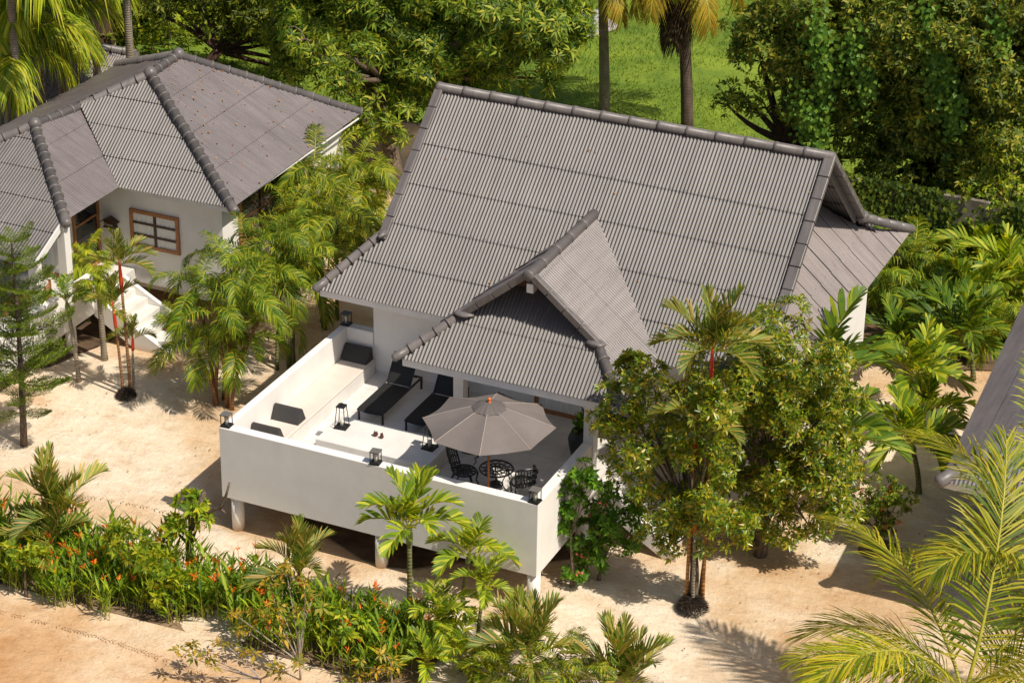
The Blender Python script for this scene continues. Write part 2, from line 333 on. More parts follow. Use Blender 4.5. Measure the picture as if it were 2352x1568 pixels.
def crown_points(blobs, dens, rng, sub=.42, zmin=-.55):
    """clumpy points with outward axes over a set of ellipsoidal blobs (cx,cy,cz,rx,rz)"""
    P = []; A = []; subs = []
    for (cx, cy, cz, r, rz) in blobs:
        k = max(6, int(10 * r * r)); d = nrm(rng.normal(0, 1, (k * 3, 3))); d = d[d[:, 2] > zmin][:k]
        sr = r * sub * rng.uniform(.55, 1.15, len(d))
        cc = np.array([cx, cy, cz]) + d * np.array([r, r, rz]) * rng.uniform(.55, .95, (len(d), 1))
        for c, s_, dd in zip(cc, sr, d):
            m_ = max(3, int(dens * s_ * s_ * 12)); e = nrm(rng.normal(0, 1, (m_, 3)) + dd * .7 + np.array([0, 0, .25]))
            pts = c + e * s_ * np.array([1, 1, .8]) * (1 - .35 * rng.random((m_, 1)) ** 2)
            P.append(pts); A.append(nrm(e + dd * .5 + np.array([0, 0, .45]) + rng.normal(0, .35, (m_, 3)))); subs.append(c)
    return np.vstack(P), np.vstack(A), subs
def tree(name, label, cat, base, blobs, leafmat, k, L, W, dens, bark='bark', trunk=(.25, .12), lean=(0, 0), h=None, group=None, seed=1, zmin=-.55, sub=.42, open_=1.1, droop=.2, limbs=True, extra=None):
    rng = np.random.default_rng(seed); base = np.array(base, float)
    root = thing(name, label, cat, tuple(base), 0, group)
    bl = [(b[0] - base[0], b[1] - base[1], b[2] - base[2], b[3], b[4] if len(b) > 4 else b[3] * .85) for b in blobs]
    P, A, subs = crown_points(bl, dens, rng, sub, zmin)
    keep = P[:, 2] > .25; P = P[keep]; A = A[keep]
    V, F = rosettes(P, A, k, L, W, rng, open_, droop)
    link('crown', np_mesh('crown', V, [F], leafmat), root)
    cz = np.array([[b[0], b[1], b[2]] for b in bl]); c = cz.mean(0); th = h if h is not None else max(.4, (cz[:, 2].min()) * .7)
    top = np.array([c[0] * .35 + lean[0], c[1] * .35 + lean[1], th])
    tb = MB(); s = np.linspace(0, 1, 7)[:, None]
    pts = s * top + np.sin(s * 5 + seed) * np.array([.06, .05, 0]) * trunk[0] * 4; pts[0] = 0
    tb.tube(pts, np.linspace(trunk[0] * 1.25, trunk[1] * 1.1, 7), 10)
    if limbs:
        for q in cz:
            m_ = (top + q) / 2 + rng.normal(0, .12, 3) * np.linalg.norm(q - top) * .5
            t = np.linspace(0, 1, 6)[:, None]; pp = (1 - t) ** 2 * pts[-1] + 2 * t * (1 - t) * m_ + t * t * q
            tb.tube(pp, np.linspace(trunk[1] * .75, trunk[1] * .18, 6), 6)
        for q in subs[::2]:
            j = np.argmin(((cz - q) ** 2).sum(1)); t = np.linspace(0, 1, 4)[:, None]
            pp = cz[j] * (1 - t) + q * t + np.sin(t * PI) * rng.normal(0, .08, 3)
            tb.tube(pp, np.linspace(trunk[1] * .2, .012, 4), 4, cap=False)
    tb.build('trunk', bark, root, True)
    if extra: extra(root, P, A, rng, base)
    return root
# ------------------------------------------------------------------ palms
def frond(name, L, n, ll, lw, e0, bend, leafmat, rach='rachis', seed=0, v=.35, droop=.35, a0=70, a1=28, pet=.14, thick=.018, ragged=.08, prof=None, twist=0):
    rng = np.random.default_rng(seed); K = 24; s = np.linspace(0, 1, K); e = math.radians(e0) - math.radians(bend) * s ** 1.35
    dx = np.cos(e); dz = np.sin(e); x = np.concatenate([[0], np.cumsum((dx[1:] + dx[:-1]) / 2)]) * L / (K - 1); z = np.concatenate([[0], np.cumsum((dz[1:] + dz[:-1]) / 2)]) * L / (K - 1)
    yb = np.sin(s * 2.2) * rng.normal(0, .04) * L
    C = np.stack([x, yb, z], 1); mb = MB(); mb.tube(C[::3].tolist() + [C[-1]], np.linspace(thick, thick * .2, len(C[::3]) + 1), 5)
    V0 = np.vstack(mb.V); F0 = mb.F
    t = np.linspace(pet, 1, n); t = np.tile(t, 2) + rng.normal(0, .25 / n, 2 * n); t = np.clip(t, pet * .9, 1); side = np.repeat([1., -1.], n)
    idx = t * (K - 1); i0 = np.clip(idx.astype(int), 0, K - 2); fr = (idx - i0)[:, None]
    P = C[i0] * (1 - fr) + C[i0 + 1] * fr; T = nrm(C[i0 + 1] - C[i0]); S = np.zeros_like(P); S[:, 1] = 1; Nn = nrm(np.cross(T, S)) * 1.0
    Nn = np.where(Nn[:, 2:3] < 0, -Nn, Nn) if e0 - bend > -90 else Nn
    tt = (t - pet) / (1 - pet); a = np.radians(a0 + (a1 - a0) * tt + rng.normal(0, 5, 2 * n)); vv = v + rng.normal(0, .1, 2 * n) + twist * side
    D = nrm(T * np.cos(a)[:, None] + (S * side[:, None] * np.cos(vv)[:, None] + Nn * np.sin(vv)[:, None]) * np.sin(a)[:, None])
    pr_ = np.sin(PI * (.13 + .82 * tt)) ** .6 if prof is None else prof(tt)
    l = ll * pr_ * (1 + rng.normal(0, ragged, 2 * n)); wv = nrm(T - (T * D).sum(1, keepdims=True) * D); w_ = (lw * (.6 + .4 * pr_))[:, None] * .5
    dz_ = np.array([[0, 0, -1.]]); l = l[:, None]; dr = droop * (1 + rng.normal(0, .25, (2 * n, 1)))
    p1 = P + D * l * .38 + dz_ * l * dr * .1; p2 = P + D * l * .74 + dz_ * l * dr * .48; p3 = P + D * l * .97 + dz_ * l * dr
    V = np.stack([P - wv * w_ * .4, P + wv * w_ * .4, p1 - wv * w_, p1 + wv * w_, p2 - wv * w_ * .8, p2 + wv * w_ * .8, p3], 1).reshape(-1, 3)
    b = (np.arange(2 * n) * 7)[:, None] + len(V0)
    Q = np.concatenate([b + np.array([[0, 1, 3, 2]]), b + np.array([[2, 3, 5, 4]])]); Tr = b + np.array([[4, 5, 6]])
    q0 = np.array([f for f in F0 if len(f) == 4]); c0 = [f for f in F0 if len(f) == 5]
    me = np_mesh(name, np.vstack([V0, V]), [q0, Q, Tr], [rach, leafmat], np.concatenate([np.zeros(len(q0)), np.ones(len(Q) + len(Tr))]))
    return me
def frond_set(pre, L, n, ll, lw, mat, rach='rachis', v=.35, droop=.35, n_each=2, bx=0, **k):
    out = {}
    for cl, (e0, bd) in dict(up=(80, 42), mid=(58, 78), low=(28, 78)).items():
        out[cl] = [frond(pre + '_frond', L * (1 if cl != 'low' else .92), n, ll, lw, e0, bd + bx + 12 * i, mat, rach, hash((L, cl, i)) % 1000 if False else (len(cl) * 31 + i * 7 + int(L * 10)), v, droop, **k) for i in range(n_each)]
    return out
FS = {}
FS['areca'] = frond_set('areca', 2.0, 50, .56, .034, 'lf_areca', 'rachis_y', .5, .6, 3, bx=38, a0=76, a1=36)
FS['arecad'] = frond_set('areca', 2.0, 50, .56, .034, 'lf_arecad', 'rachis', .5, .6, 3, bx=38, a0=76, a1=36)
FS['manila'] = frond_set('manila', 1.55, 24, .55, .068, 'lf_manila', 'rachis_y', .5, .34, 3, a0=66, a1=22)
FS['broad'] = frond_set('broad', 1.35, 19, .56, .075, 'lf_manila', 'rachis_y', .6, .20, 3, bx=-14, a0=62, a1=14)
FS['broadd'] = frond_set('broad', 1.35, 19, .56, .075, 'lf_manilad', 'rachis', .6, .22, 3, bx=-10, a0=62, a1=14)
FS['manilad'] = frond_set('manila', 1.55, 24, .55, .066, 'lf_manilad', 'rachis', .5, .34, 3, a0=66, a1=22)
FS['lip'] = frond_set('sealing', 1.35, 30, .56, .042, 'lf_lip', 'rachis', .75, .10, 3, bx=-22, a0=58, a1=14)
FS['fluff'] = frond_set('manila', 1.9, 90, .50, .034, 'lf_manila', 'rachis_y', .2, 1.0, 3, bx=20, ragged=.2)
FS['coco'] = frond_set('coconut', 4.5, 100, 1.25, .038, 'lf_coco', 'rachis_y', .15, .22, 2, thick=.038, a0=72, a1=22)
FS['coco']['long'] = [frond('coconut_frond', 4.9, 105, 1.3, .038, 44, 58 + 14 * i, 'lf_coco', 'rachis_y', 70 + i, .12, .2, thick=.038, a0=62, a1=24) for i in range(2)]
FS['cocoy'] = frond_set('coconut', 3.2, 60, .8, .05, 'lf_cocoy', 'rachis_y', .1, .9, 2, thick=.05)
FS['dead'] = {'low': [frond('dead_frond', 2.6, 50, .7, .04, -62, 24, 'lf_dead', 'bark', 5, -.3, .9, thick=.04)]}
def palm(name, label, cat, base, stems, fset, nf, group=None, tmat='tr_green', shaft=None, r=.05, scale=1.0, seed=0, shl=.7, mix=(.25, .4, .35), sr=1.35, flare=1.3, only=None):
    """stems: (dx, dy, height, lean x, lean y)"""
    rng = random.Random(seed); root = thing(name, label, cat, tuple(base), 0, group)
    for si, (dx, dy, h, lx, ly) in enumerate(stems):
        t = np.linspace(0, 1, 8)[:, None]; P = np.array([[dx, dy, 0]]) + t * np.array([[0, 0, h]]) + (t ** 1.6) * np.array([[lx, ly, 0]])
        P[0, 2] = -.05
        if h > .15:
            mb = MB(); rad = r * (1 + .25 * (1 - t[:, 0])); rad[0] *= flare; mb.tube(P, rad, 8); mb.build('trunk', tmat, root, True)
        top = P[-1]; d = P[-1] - P[-2]; d /= np.linalg.norm(d) + 1e-9
        if shaft:
            mb = MB(); s_ = np.linspace(0, 1, 5)[:, None]; mb.tube(top - d * .02 + s_ * d * shl, [r * sr, r * sr * 1.12, r * sr, r * sr * .75, r * .5], 8); mb.build('crownshaft', shaft, root, True); top = top + d * shl * .85
        a = rng.uniform(0, 6.28); k = nf if isinstance(nf, int) else rng.randint(*nf)
        for i in range(k):
            f = i / max(1, k - 1); cl = 'up' if f < mix[0] else ('mid' if f < mix[0] + mix[1] else 'low')
            if only: cl = only
            me = rng.choice(fset[cl]); o = bpy.data.objects.new('frond', me); COL.objects.link(o); o.parent = root
            a += 2.4 + rng.uniform(-.3, .3); s = scale * rng.uniform(.85, 1.1) * (.85 if cl == 'up' and f < .08 else 1)
            o.location = tuple(top - d * .10 * f * (1 if shaft is None else .8)); o.rotation_euler = (rng.uniform(-.15, .15), rng.uniform(-.2, .12), a); o.scale = (s, s * rng.choice((-1, 1)), s)
    return root
# ------------------------------------------------------------------ corrugated roof sheets and tiles
def corr(name, O, u, v, poly, parent, mat='roof', topgap=.05, pitch=.092, amp=.0175, tier=1.15, t0=0.0, lift=.024, sheet=.62, step=.004, seam=False):
    O = np.array(O, float); u = nrm(np.array(u, float)); v = nrm(np.array(v, float)); n = nrm(np.cross(u, v))
    if n[2] < 0: n = -n
    P = np.array([((np.array(p) - O) @ u, (np.array(p) - O) @ v) for p in poly])
    du = pitch / 6; us = np.arange(P[:, 0].min() + 1e-4, P[:, 0].max(), du); us = np.append(us, P[:, 0].max() - 1e-4)
    lo = np.full(len(us), np.nan); hi = np.full(len(us), np.nan)
    for i in range(len(P)):
        a, b = P[i], P[(i + 1) % len(P)]
        if abs(a[0] - b[0]) < 1e-9: continue
        m_ = (us >= min(a[0], b[0])) & (us <= max(a[0], b[0])); y = a[1] + (us[m_] - a[0]) / (b[0] - a[0]) * (b[1] - a[1])
        lo[m_] = np.fmin(lo[m_], y); hi[m_] = np.fmax(hi[m_], y)
    ok = ~np.isnan(lo); us, lo, hi = us[ok], lo[ok], hi[ok]; wave = amp * np.sin(us / pitch * 2 * PI)
    if sheet: wave = wave + step * ((us / sheet) % 1.0) 
    V = []; F = []; MI = []; base = 0; k = len(us); vmin, vmax = lo.min(), hi.max(); tk = vmin + t0
    edges = [vmin - .01] + list(np.arange(vmin + (t0 or tier), vmax - topgap, tier)) + [vmax + .01]
    for j in range(len(edges) - 1):
        a0, b0 = edges[j], edges[j + 1]
        a = np.clip(lo, a0 - (.05 if j else 0), b0); b = np.clip(hi, a0 - (.05 if j else 0), b0); jj = RNG.normal(0, .003)
        la = np.where(a <= a0 + .001, lift if j else 0., lift * np.clip(1 - (a - a0) / (b0 - a0), 0, 1)); lb = lift * np.clip(1 - (b - a0) / (b0 - a0), 0, 1) 
        va = O + us[:, None] * u + a[:, None] * v + (wave + la + jj)[:, None] * n; vb = O + us[:, None] * u + b[:, None] * v + (wave + lb * (1 if j else .3) + jj)[:, None] * n
        i = np.arange(k - 1); good = (b[:-1] - a[:-1] > 1e-5) | (b[1:] - a[1:] > 1e-5)
        f = np.stack([i, i + 1, i + 1 + k, i + k], 1)[good] + base; V += [va, vb]; F.append(f); mi_ = np.zeros(len(f))
        if seam and sheet: mi_[(np.floor(us[1:] / sheet) > np.floor(us[:-1] / sheet))[good]] = 1  # steps between sheets painted near-black as seam shade
        MI.append(mi_); base += 2 * k
        if j:   # lap shadow painted as a dark lip below the sheet edge
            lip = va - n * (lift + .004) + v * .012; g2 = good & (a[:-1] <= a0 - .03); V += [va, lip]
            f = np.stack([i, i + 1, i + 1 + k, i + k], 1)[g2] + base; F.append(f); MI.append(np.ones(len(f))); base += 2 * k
        if j:   # nail heads along the lap
            q = np.arange(3 + (j % 2) * 5, k - 3, 24); q = q[good[np.clip(q, 0, k - 2)] & (a[q] <= a0 - .03)]
            if len(q):
                c_ = va[q] + v * .04 + n * (.008 + amp); nv = np.stack([c_ - u * .011, c_ - v * .013, c_ + u * .011, c_ + v * .013], 1).reshape(-1, 3); V.append(nv)
                f = np.arange(len(nv)).reshape(-1, 4) + base; F.append(f); MI.append(np.ones(len(f))); base += len(nv)
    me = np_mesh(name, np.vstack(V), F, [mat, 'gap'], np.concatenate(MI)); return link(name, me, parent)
def tiles(name, P, Q, parent, r=.105, seg=.42, collar=.02, mat='ridge', start=True, end=True, n=14, flat=1.0, lift=.03):
    """run of half round cap tiles with raised collars from the low end P to the high end Q"""
    P = np.array(P, float); Q = np.array(Q, float); d = Q - P; L = np.linalg.norm(d); d /= L; k = max(1, round(L / seg)); s = L / k; mb = MB()
    P = P + np.array([0, 0, lift])
    for i in range(k):
        a = P + d * (i * s); pts = []; rad = []
        for t, q in ((0, 1.0), (.02, 1.04), (.10 * s, 1.04), (.12 * s, 1.0), (s * .98, .96)):
            if q > 1.02: q = 1 + collar / r
            pts.append(a + d * t); rad.append(r * q)
        if i == 0 and start:
            pts = [a - d * r * .9, a - d * r * .75, a - d * r * .4] + pts[:1] + pts[3:]; rad = [r * .3, r * .7, r * 1.0] + rad[:1] + rad[3:]
        jit = np.random.default_rng(int(abs(a[0] * 97 + a[1] * 31)) + i).normal(0, .004, 3); mb.tube([p + jit for p in pts], rad, n)
    return mb.build(name, mat, parent, True)
def verge(name, P, Q, parent, w, h, side, mat='ridge', seg=.58, up=(0, 0, 1)):
    """flat folded verge capping in lengths, butted with narrow dark joints"""
    P = np.array(P, float); Q = np.array(Q, float); d = Q - P; L = np.linalg.norm(d); d /= L; k = round(L / seg); mb = MB()
    for i in range(k):
        j = .006 * (i % 2); a = P + d * (L * i / k + .006); b = P + d * (L * (i + 1) / k - .006); mb.bar(a + np.array([0, 0, j]), b + np.array([0, 0, j * .3]), w, h, up=up)
    return mb.build(name, mat, parent, False, bev=.02)
exec_parts = []
# ================================================================== SETTING
def sheet(name, x0, x1, y0, y1, z, mat, nx=2, ny=2, amp=0):
    xs = np.linspace(x0, x1, nx); ys = np.linspace(y0, y1, ny); X, Y = np.meshgrid(xs, ys)
    Z = np.full_like(X, z)
    if amp:
        rg = np.random.default_rng(3)
        for k in range(26):
            f = rg.uniform(.25, 2.4); a = rg.uniform(0, 6.28); Z += amp / (1 + f) * np.sin(f * (X * math.cos(a) + Y * math.sin(a)) + rg.uniform(0, 6.28)) * .35
    i = (np.arange(ny - 1)[:, None] * nx + np.arange(nx - 1)).ravel(); F = np.stack([i, i + 1, i + nx + 1, i + nx], 1)
    o = link(name, np_mesh(name, np.stack([X.ravel(), Y.ravel(), Z.ravel()], 1), [F], mat, smooth=True)); o['kind'] = 'structure'; return o
sheet('ground', -900, 900, -900, 900, -.5, 'soil')
sheet('sand_ground', -34, 40, -26, 20.3, -.01, 'sand', 300, 190, .022)
sheet('lawn', -90, 110, 20.3, 200, -.03, 'lawn', 60, 60, .12)
def patch(name, c, rx, ry, z, mat, label=None):
    a = np.linspace(0, 2 * PI, 40)[:-1]; rg = np.random.default_rng(int(abs(c[0] * 10)) + 1); k = 1 + .15 * np.sin(a * 3 + 1) + .08 * np.sin(a * 7) 
    mb = MB(); mb.add([(c[0] + rx * kk * math.cos(t), c[1] + ry * kk * math.sin(t), z) for t, kk in zip(a, k)], [tuple(range(39))]); o = mb.build(name, mat); o['kind'] = 'structure'; return o
pp = at(1330, 60, 36); patch('garden_path', (onz(1290, 62)[0] , onz(1290, 62)[1]), 1.6, 2.6, .06, 'path')
def track(p0, p1, name, seed):
    rg = np.random.default_rng(seed); a = onz(*p0); b = onz(*p1); L = np.linalg.norm(b - a); d = (b - a) / L; nn = np.array([-d[1], d[0], 0]); mb = MB(); k = int(L / .075)
    for i in range(k):
        if rg.random() < .22: continue
        c = a + d * i * .075 + nn * .25 * math.sin(i / k * 2.6) + nn * rg.normal(0, .012); c[2] = .019 + rg.normal(0, .002)
        for s_ in (-1, 1):
            w_ = .075 * rg.uniform(.6, 1.1); mb.prism([c, c + nn * s_ * w_ + d * .045, c + nn * s_ * w_ + d * .07, c + d * .025], (0, 0, rg.uniform(.002, .006)))
    o = mb.build(name, 'sand'); o['kind'] = 'structure'
track((-20, 1290), (560, 1500), 'tyre_track', 1); track((-20, 1400), (470, 1560), 'tyre_track', 2); track((170, 1135), (480, 1215), 'tyre_track', 3)
# soil under the flower bed
patch('bare_soil', (4.3, 2.6), 3.5, 2.1, .04, 'soil_dark'); patch('bare_soil', (-9.3, 6.6), 1.3, 2.6, .04, 'soil_dark'); patch('bare_soil', (12.6, 17.5), 6.5, 1.8, .04, 'soil_dark')
# ------------------------------------------------------------------ boundary walls
def boundary(x0, x1, y, h, name, label):
    mb = MB(); mb.box((x0, y, -.2), (x1, y + .18, h)); o = mb.build(name, 'wallold'); tag(o, label, 'wall'); return o
boundary(-34, 4.0, 20.6, 1.9, 'boundary_wall', 'long weathered concrete garden wall behind the two villas')
boundary(4.0, 34, 20.9, 2.6, 'boundary_wall', 'taller grey garden wall half covered by ivy behind the palm border')
# ================================================================== MAIN VILLA
def villa_empty(label, loc): return thing('villa', label, 'villa', loc)
VM = villa_empty('white raised villa with large terrace, grey gabled roof and a small gabled porch', (0, 0, 0))
DK = 1.58; ZT = 2.717; ZB = .89
mb = MB()
# parapet: front, left, back return, right; pieces butt each other
mb.box((0, 0, ZB), (8.0, .25, ZT)); mb.box((0, .25, ZB), (.18, 6.1, ZT)); mb.box((7.77, .25, ZB), (8.0, 3.0, ZT)); mb.box((.18, 5.85, ZB), (.91, 6.1, ZT))
mb.build('parapet', 'plaster', VM, bev=.012)
mb = MB(); mb.box((.18, .25, 1.15), (7.77, 5.9, DK)); mb.box((7.77, 3.0, 1.15), (8.0, 5.9, DK)); mb.build('terrace_floor', 'plaster_deck', VM)
# tile joints laid 3 mm proud as thin dark-grey lines
mb = MB()
for i in range(1, 13): mb.box((.2 + i * .6, .26, DK + .001), (.204 + i * .6, 5.85, DK + .003))
for i in range(1, 10): mb.box((.19, .26 + i * .6, DK + .001), (7.76, .264 + i * .6, DK + .0035))
mb.build('floor_joint', pm('tile_joint', (.36, .34, .31), (.44, .42, .39)), VM)
for x, y in ((.28, .22), (4.05, .22), (7.84, .22), (.28, 3.1), (7.84, 2.95), (4.05, 3.1)):
    mb = MB(); mb.lathe((x, y, -.1), [(.15, 0), (.15, ZB + .1)], 24); mb.build('pillar', 'plaster', VM, True)
# house body
mb = MB(); YW = 5.9
mb.box((.91, YW, 1.0), (11.25, YW + .15, 4.75)); mb.box((.91, YW + .15, 1.0), (1.06, 13.4, 4.75)); mb.box((11.10, YW + .15, 1.0), (11.25, 13.4, 4.6)); mb.box((.91, 13.4, 1.0), (11.25, 13.55, 4.75))
mb.box((1.06, YW + .15, 1.0), (11.10, 13.4, 1.3))
mb.box((.91, YW + .14, -.05), (11.25, YW + .15 + .001, 1.0))
mb.build('wall', 'plaster', VM)
mb = MB(); mb.box((.93, YW - .02, DK), (5.9, YW - .001, DK + .09)); mb.build('skirting', 'plaster_deck', VM)
# terrace door with brown frame and white curtains
def opening(parent, name, x0, x1, z0, z1, y, fr=.09, rails=(), stiles=(), depth=.07, glass='curtain', axis='y', sgn=-1, mat='wood'):
    """a framed opening proud of the wall face; axis y: wall faces -Y, axis x: wall faces +X"""
    def B(m_, a0, a1, c0, c1, d0, d1):
        lo_, hi_ = sorted((y + sgn * d0, y + sgn * d1))
        if axis == 'y': m_.box((a0, lo_, c0), (a1, hi_, c1))
        else: m_.box((lo_, a0, c0), (hi_, a1, c1))
    mb = MB(); B(mb, x0, x1, z1 - fr, z1, -.01, depth); B(mb, x0, x1, z0, z0 + fr, -.01, depth); B(mb, x0, x0 + fr, z0 + fr, z1 - fr, -.01, depth); B(mb, x1 - fr, x1, z0 + fr, z1 - fr, -.01, depth)
    f = mb.build(name, mat, parent, bev=.006)
    mb = MB()
    if rails and not stiles:
        for r_ in rails: m2 = MB(); B(m2, x0 + fr, x1 - fr, r_ - .03, r_ + .03, .004, depth - .02); m2.build('glazing_bar', mat, f)
        rails = ()
    for r_ in rails: B(mb, x0 + fr, x1 - fr, r_ - .03, r_ + .03, .004, depth - .02)
    for s_ in stiles: B(mb, s_ - .035, s_ + .035, z0 + fr, z1 - fr, .004, depth - .012)
    if rails or stiles: mb.build('glazing_bar', 'wood_dark', f)
    mb = MB()
    if glass == 'curtain':
        k = 60; xs = np.linspace(x0 + fr, x1 - fr, k); yy = y + sgn * (.010 + .012 * (np.sin(xs * 42) + .5 * np.sin(xs * 19 + 1) + 1.2) / 2)
        V = []; 
        for z in (z0 + fr, z1 - fr):
            for a, b in zip(xs, yy): V.append((a, b, z) if axis == 'y' else (b, a, z))
        mb.add(V, [(i, i + 1, k + i + 1, k + i) for i in range(k - 1)]); mb.build('curtain', 'curtain', f, True)
    else: B(mb, x0 + fr, x1 - fr, z0 + fr, z1 - fr, .002, .01); mb.build('pane', 'glass', f)
    return f
dl = at(1233, 930, YW)[0]
opening(VM, 'door_frame', dl - .05, dl + 1.55, DK, 3.72, YW, .10, depth=.06)
opening(VM, 'door_frame', dl + 1.56, dl + 2.6, DK, 3.72, YW, .08, depth=.05, glass='g', rails=(2.4,))
wx = at(1690, 950, YW); opening(VM, 'window', wx[0] - 1.3, wx[0] + .12, wx[2] - .15, wx[2] + 1.1, YW, .09, (wx[2] + .3, wx[2] + .7), (wx[0] - .6,))
for x in (4.62, 7.9):
    mb = MB(); mb.box((x - .13, 3.02, DK), (x + .13, 3.28, 4.25)); mb.build('column', 'plaster', VM, bev=.01)
# built-in bench, pad and table plinth
mb = MB(); mb.box((.18, .25, DK), (.97, 5.85, 1.92)); mb.build('bench', 'plaster_deck', VM, bev=.02)
mb = MB(); mb.box((.19, .26, 1.922), (.985, 5.84, 2.0)); mb.build('seat_pad', 'seatpad', VM, bev=.03)
mb = MB(); mb.box((1.60, 1.62, DK), (4.52, 2.90, 2.0)); mb.build('plinth', 'plaster_deck', VM, bev=.015)
# stairs down to the sand on the tree side
def stairs(parent, x, y0, y1, ztop, n, run, sg=1):
    mb = MB()
    for i in range(n):
        z = ztop - (i + 1) * ztop / (n + 1); a, b = sorted((x + sg * i * run, x + sg * (i + 1) * run + sg * .02)); mb.box((a, y0, z - .16), (b, y1, z))
    mb.build('stair_step', 'plaster_deck', parent)
    for y in (y0 - .12, y1):
        mb = MB(); mb.prism([(x, y, ztop + .06), (x, y, ztop - .55), (x + sg * (n * run - .1), y, -.05), (x + sg * (n + .6) * run, y, -.05), (x + sg * (n + .6) * run, y, .2)], (0, .12, 0)); mb.build('stringer', 'plaster', parent)
stairs(VM, 8.0, 3.4, 4.6, DK, 7, .27)
# --- roofs of the main villa
S = .88
RX0, RX1, RY, RZ = 1.1, 11.2, 9.3, 8.0
EY, EZ = 4.87, 4.1
vy = nrm(np.array([0, 1, S]))
def zpl(y): return RZ - S * (RY - y)
main_poly = [(-.05, EY, zpl(EY)), (12.35, EY, zpl(EY)), (11.2, 6.15, zpl(6.15)), (RX1, RY, RZ), (RX0, RY, RZ), (RX0 - .02, 6.12, zpl(6.12))]
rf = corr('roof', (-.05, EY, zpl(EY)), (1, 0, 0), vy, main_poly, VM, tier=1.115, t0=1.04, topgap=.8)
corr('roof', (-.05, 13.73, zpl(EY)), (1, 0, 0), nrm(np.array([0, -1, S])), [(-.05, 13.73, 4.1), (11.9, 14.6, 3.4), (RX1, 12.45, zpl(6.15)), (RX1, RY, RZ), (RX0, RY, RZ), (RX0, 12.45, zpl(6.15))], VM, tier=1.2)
# right hand skirt roof below the gable
sk = [(11.95, 4.75, 4.1), (11.95, 14.75, 4.1), (11.1, 12.7, 4.86), (10.0, 11.7, 5.85), (10.0, 6.95, 5.85), (11.2, 5.75, 4.78)]
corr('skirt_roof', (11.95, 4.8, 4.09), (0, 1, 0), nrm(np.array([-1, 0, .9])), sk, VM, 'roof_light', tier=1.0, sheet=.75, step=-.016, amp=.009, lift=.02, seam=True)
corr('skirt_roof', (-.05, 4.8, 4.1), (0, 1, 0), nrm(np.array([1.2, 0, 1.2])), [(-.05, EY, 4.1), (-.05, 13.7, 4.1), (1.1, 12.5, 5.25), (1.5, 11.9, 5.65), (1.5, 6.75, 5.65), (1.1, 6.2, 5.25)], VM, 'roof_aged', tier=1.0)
# gable infill and its boards
mb = MB(); mb.prism([(10.15, 6.5, 5.35), (10.15, 12.1, 5.35), (10.15, RY, RZ - .12)], (.06, 0, 0)); mb.prism([(1.3, 6.1, 5.05), (1.3, 12.5, 5.05), (1.3, RY, RZ - .12)], (.06, 0, 0)); mb.build('gable_wall', 'soffit', VM)
verge('verge_tile', (RX1 + .02, 5.75, zpl(5.75) + .05), (RX1 + .02, RY, RZ + .05), VM, .26, .13, 1)
verge('verge_tile', (RX0 - .02, 6.05, zpl(6.05) + .05), (RX0 - .02, RY, RZ + .05), VM, .22, .12, 1)
verge('verge_tile', (RX1 + .02, 12.5, zpl(6.1) + .05), (RX1 + .02, RY, RZ + .05), VM, .22, .15, 1)
mb = MB(); mb.bar((RX1 - .10, RY, RZ - .12), (RX1 - .10, 12.35, zpl(6.25) - .12), .05, .2); mb.bar((RX1 - .10, 6.3, zpl(6.3) - .12), (RX1 - .10, RY, RZ - .12), .05, .2); mb.build('barge_board', 'ridge', VM)
tiles('ridge_cap', (RX0 - .1, RY, RZ), (RX1 + .12, RY, RZ), VM, .13, .72, .012, n=8, start=False)
tiles('hip_cap', (-.08, EY - .02, 4.12), (1.05, 6.15, 5.28), VM, .105, .36, .03)
tiles('hip_cap', (12.0, 4.85, 4.12), (11.2, 5.9, 5.05), VM, .105, .4, .03)
tiles('hip_cap', (11.92, 14.75, 4.12), (11.2, 12.5, 5.2), VM, .12, .7, .01)
mb = MB(); mb.box((-.02, EY + .03, 3.93), (11.9, EY + .06, 4.09)); mb.box((-.02, EY + .06, 3.93), (11.8, YW, 3.96)); mb.box((11.75, EY + .1, 3.93), (11.78, 14.2, 4.07)); mb.box((.0, EY + .06, 3.965), (.03, 13.6, 4.08)); mb.build_each('fascia', 'white', VM)
# --- porch roof
PX, PZ, PY = 6.13, 6.32, 3.56
PS = .81; EL, ER = PX - 2.74, PX + 2.74; PYE = 2.5
def zp(x): return PZ - PS * abs(x - PX)
def yval(x): return RY - (RZ - zp(x)) / S    # where the porch plane meets the main plane
zc = zp(EL)
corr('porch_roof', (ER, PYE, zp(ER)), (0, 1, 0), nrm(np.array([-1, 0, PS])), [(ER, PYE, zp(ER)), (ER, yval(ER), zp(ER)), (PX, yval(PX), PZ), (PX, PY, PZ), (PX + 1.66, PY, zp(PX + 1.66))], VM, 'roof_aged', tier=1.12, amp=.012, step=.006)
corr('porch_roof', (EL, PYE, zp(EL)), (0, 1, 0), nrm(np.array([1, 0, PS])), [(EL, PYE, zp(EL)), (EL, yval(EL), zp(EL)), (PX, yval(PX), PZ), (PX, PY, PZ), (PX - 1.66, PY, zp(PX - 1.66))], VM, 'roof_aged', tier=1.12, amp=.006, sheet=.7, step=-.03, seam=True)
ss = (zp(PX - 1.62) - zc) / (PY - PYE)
corr('porch_roof', (EL, PYE, zc), (1, 0, 0), nrm(np.array([0, 1, ss])), [(EL, PYE, zc), (ER, PYE, zc), (PX + 1.6, PY, zc + ss * (PY - PYE)), (PX + .72, PY + .75, zc + ss * (PY - PYE + .75)), (PX - .72, PY + .75, zc + ss * (PY - PYE + .75)), (PX - 1.6, PY, zc + ss * (PY - PYE))], VM, tier=1.1, t0=1.22)
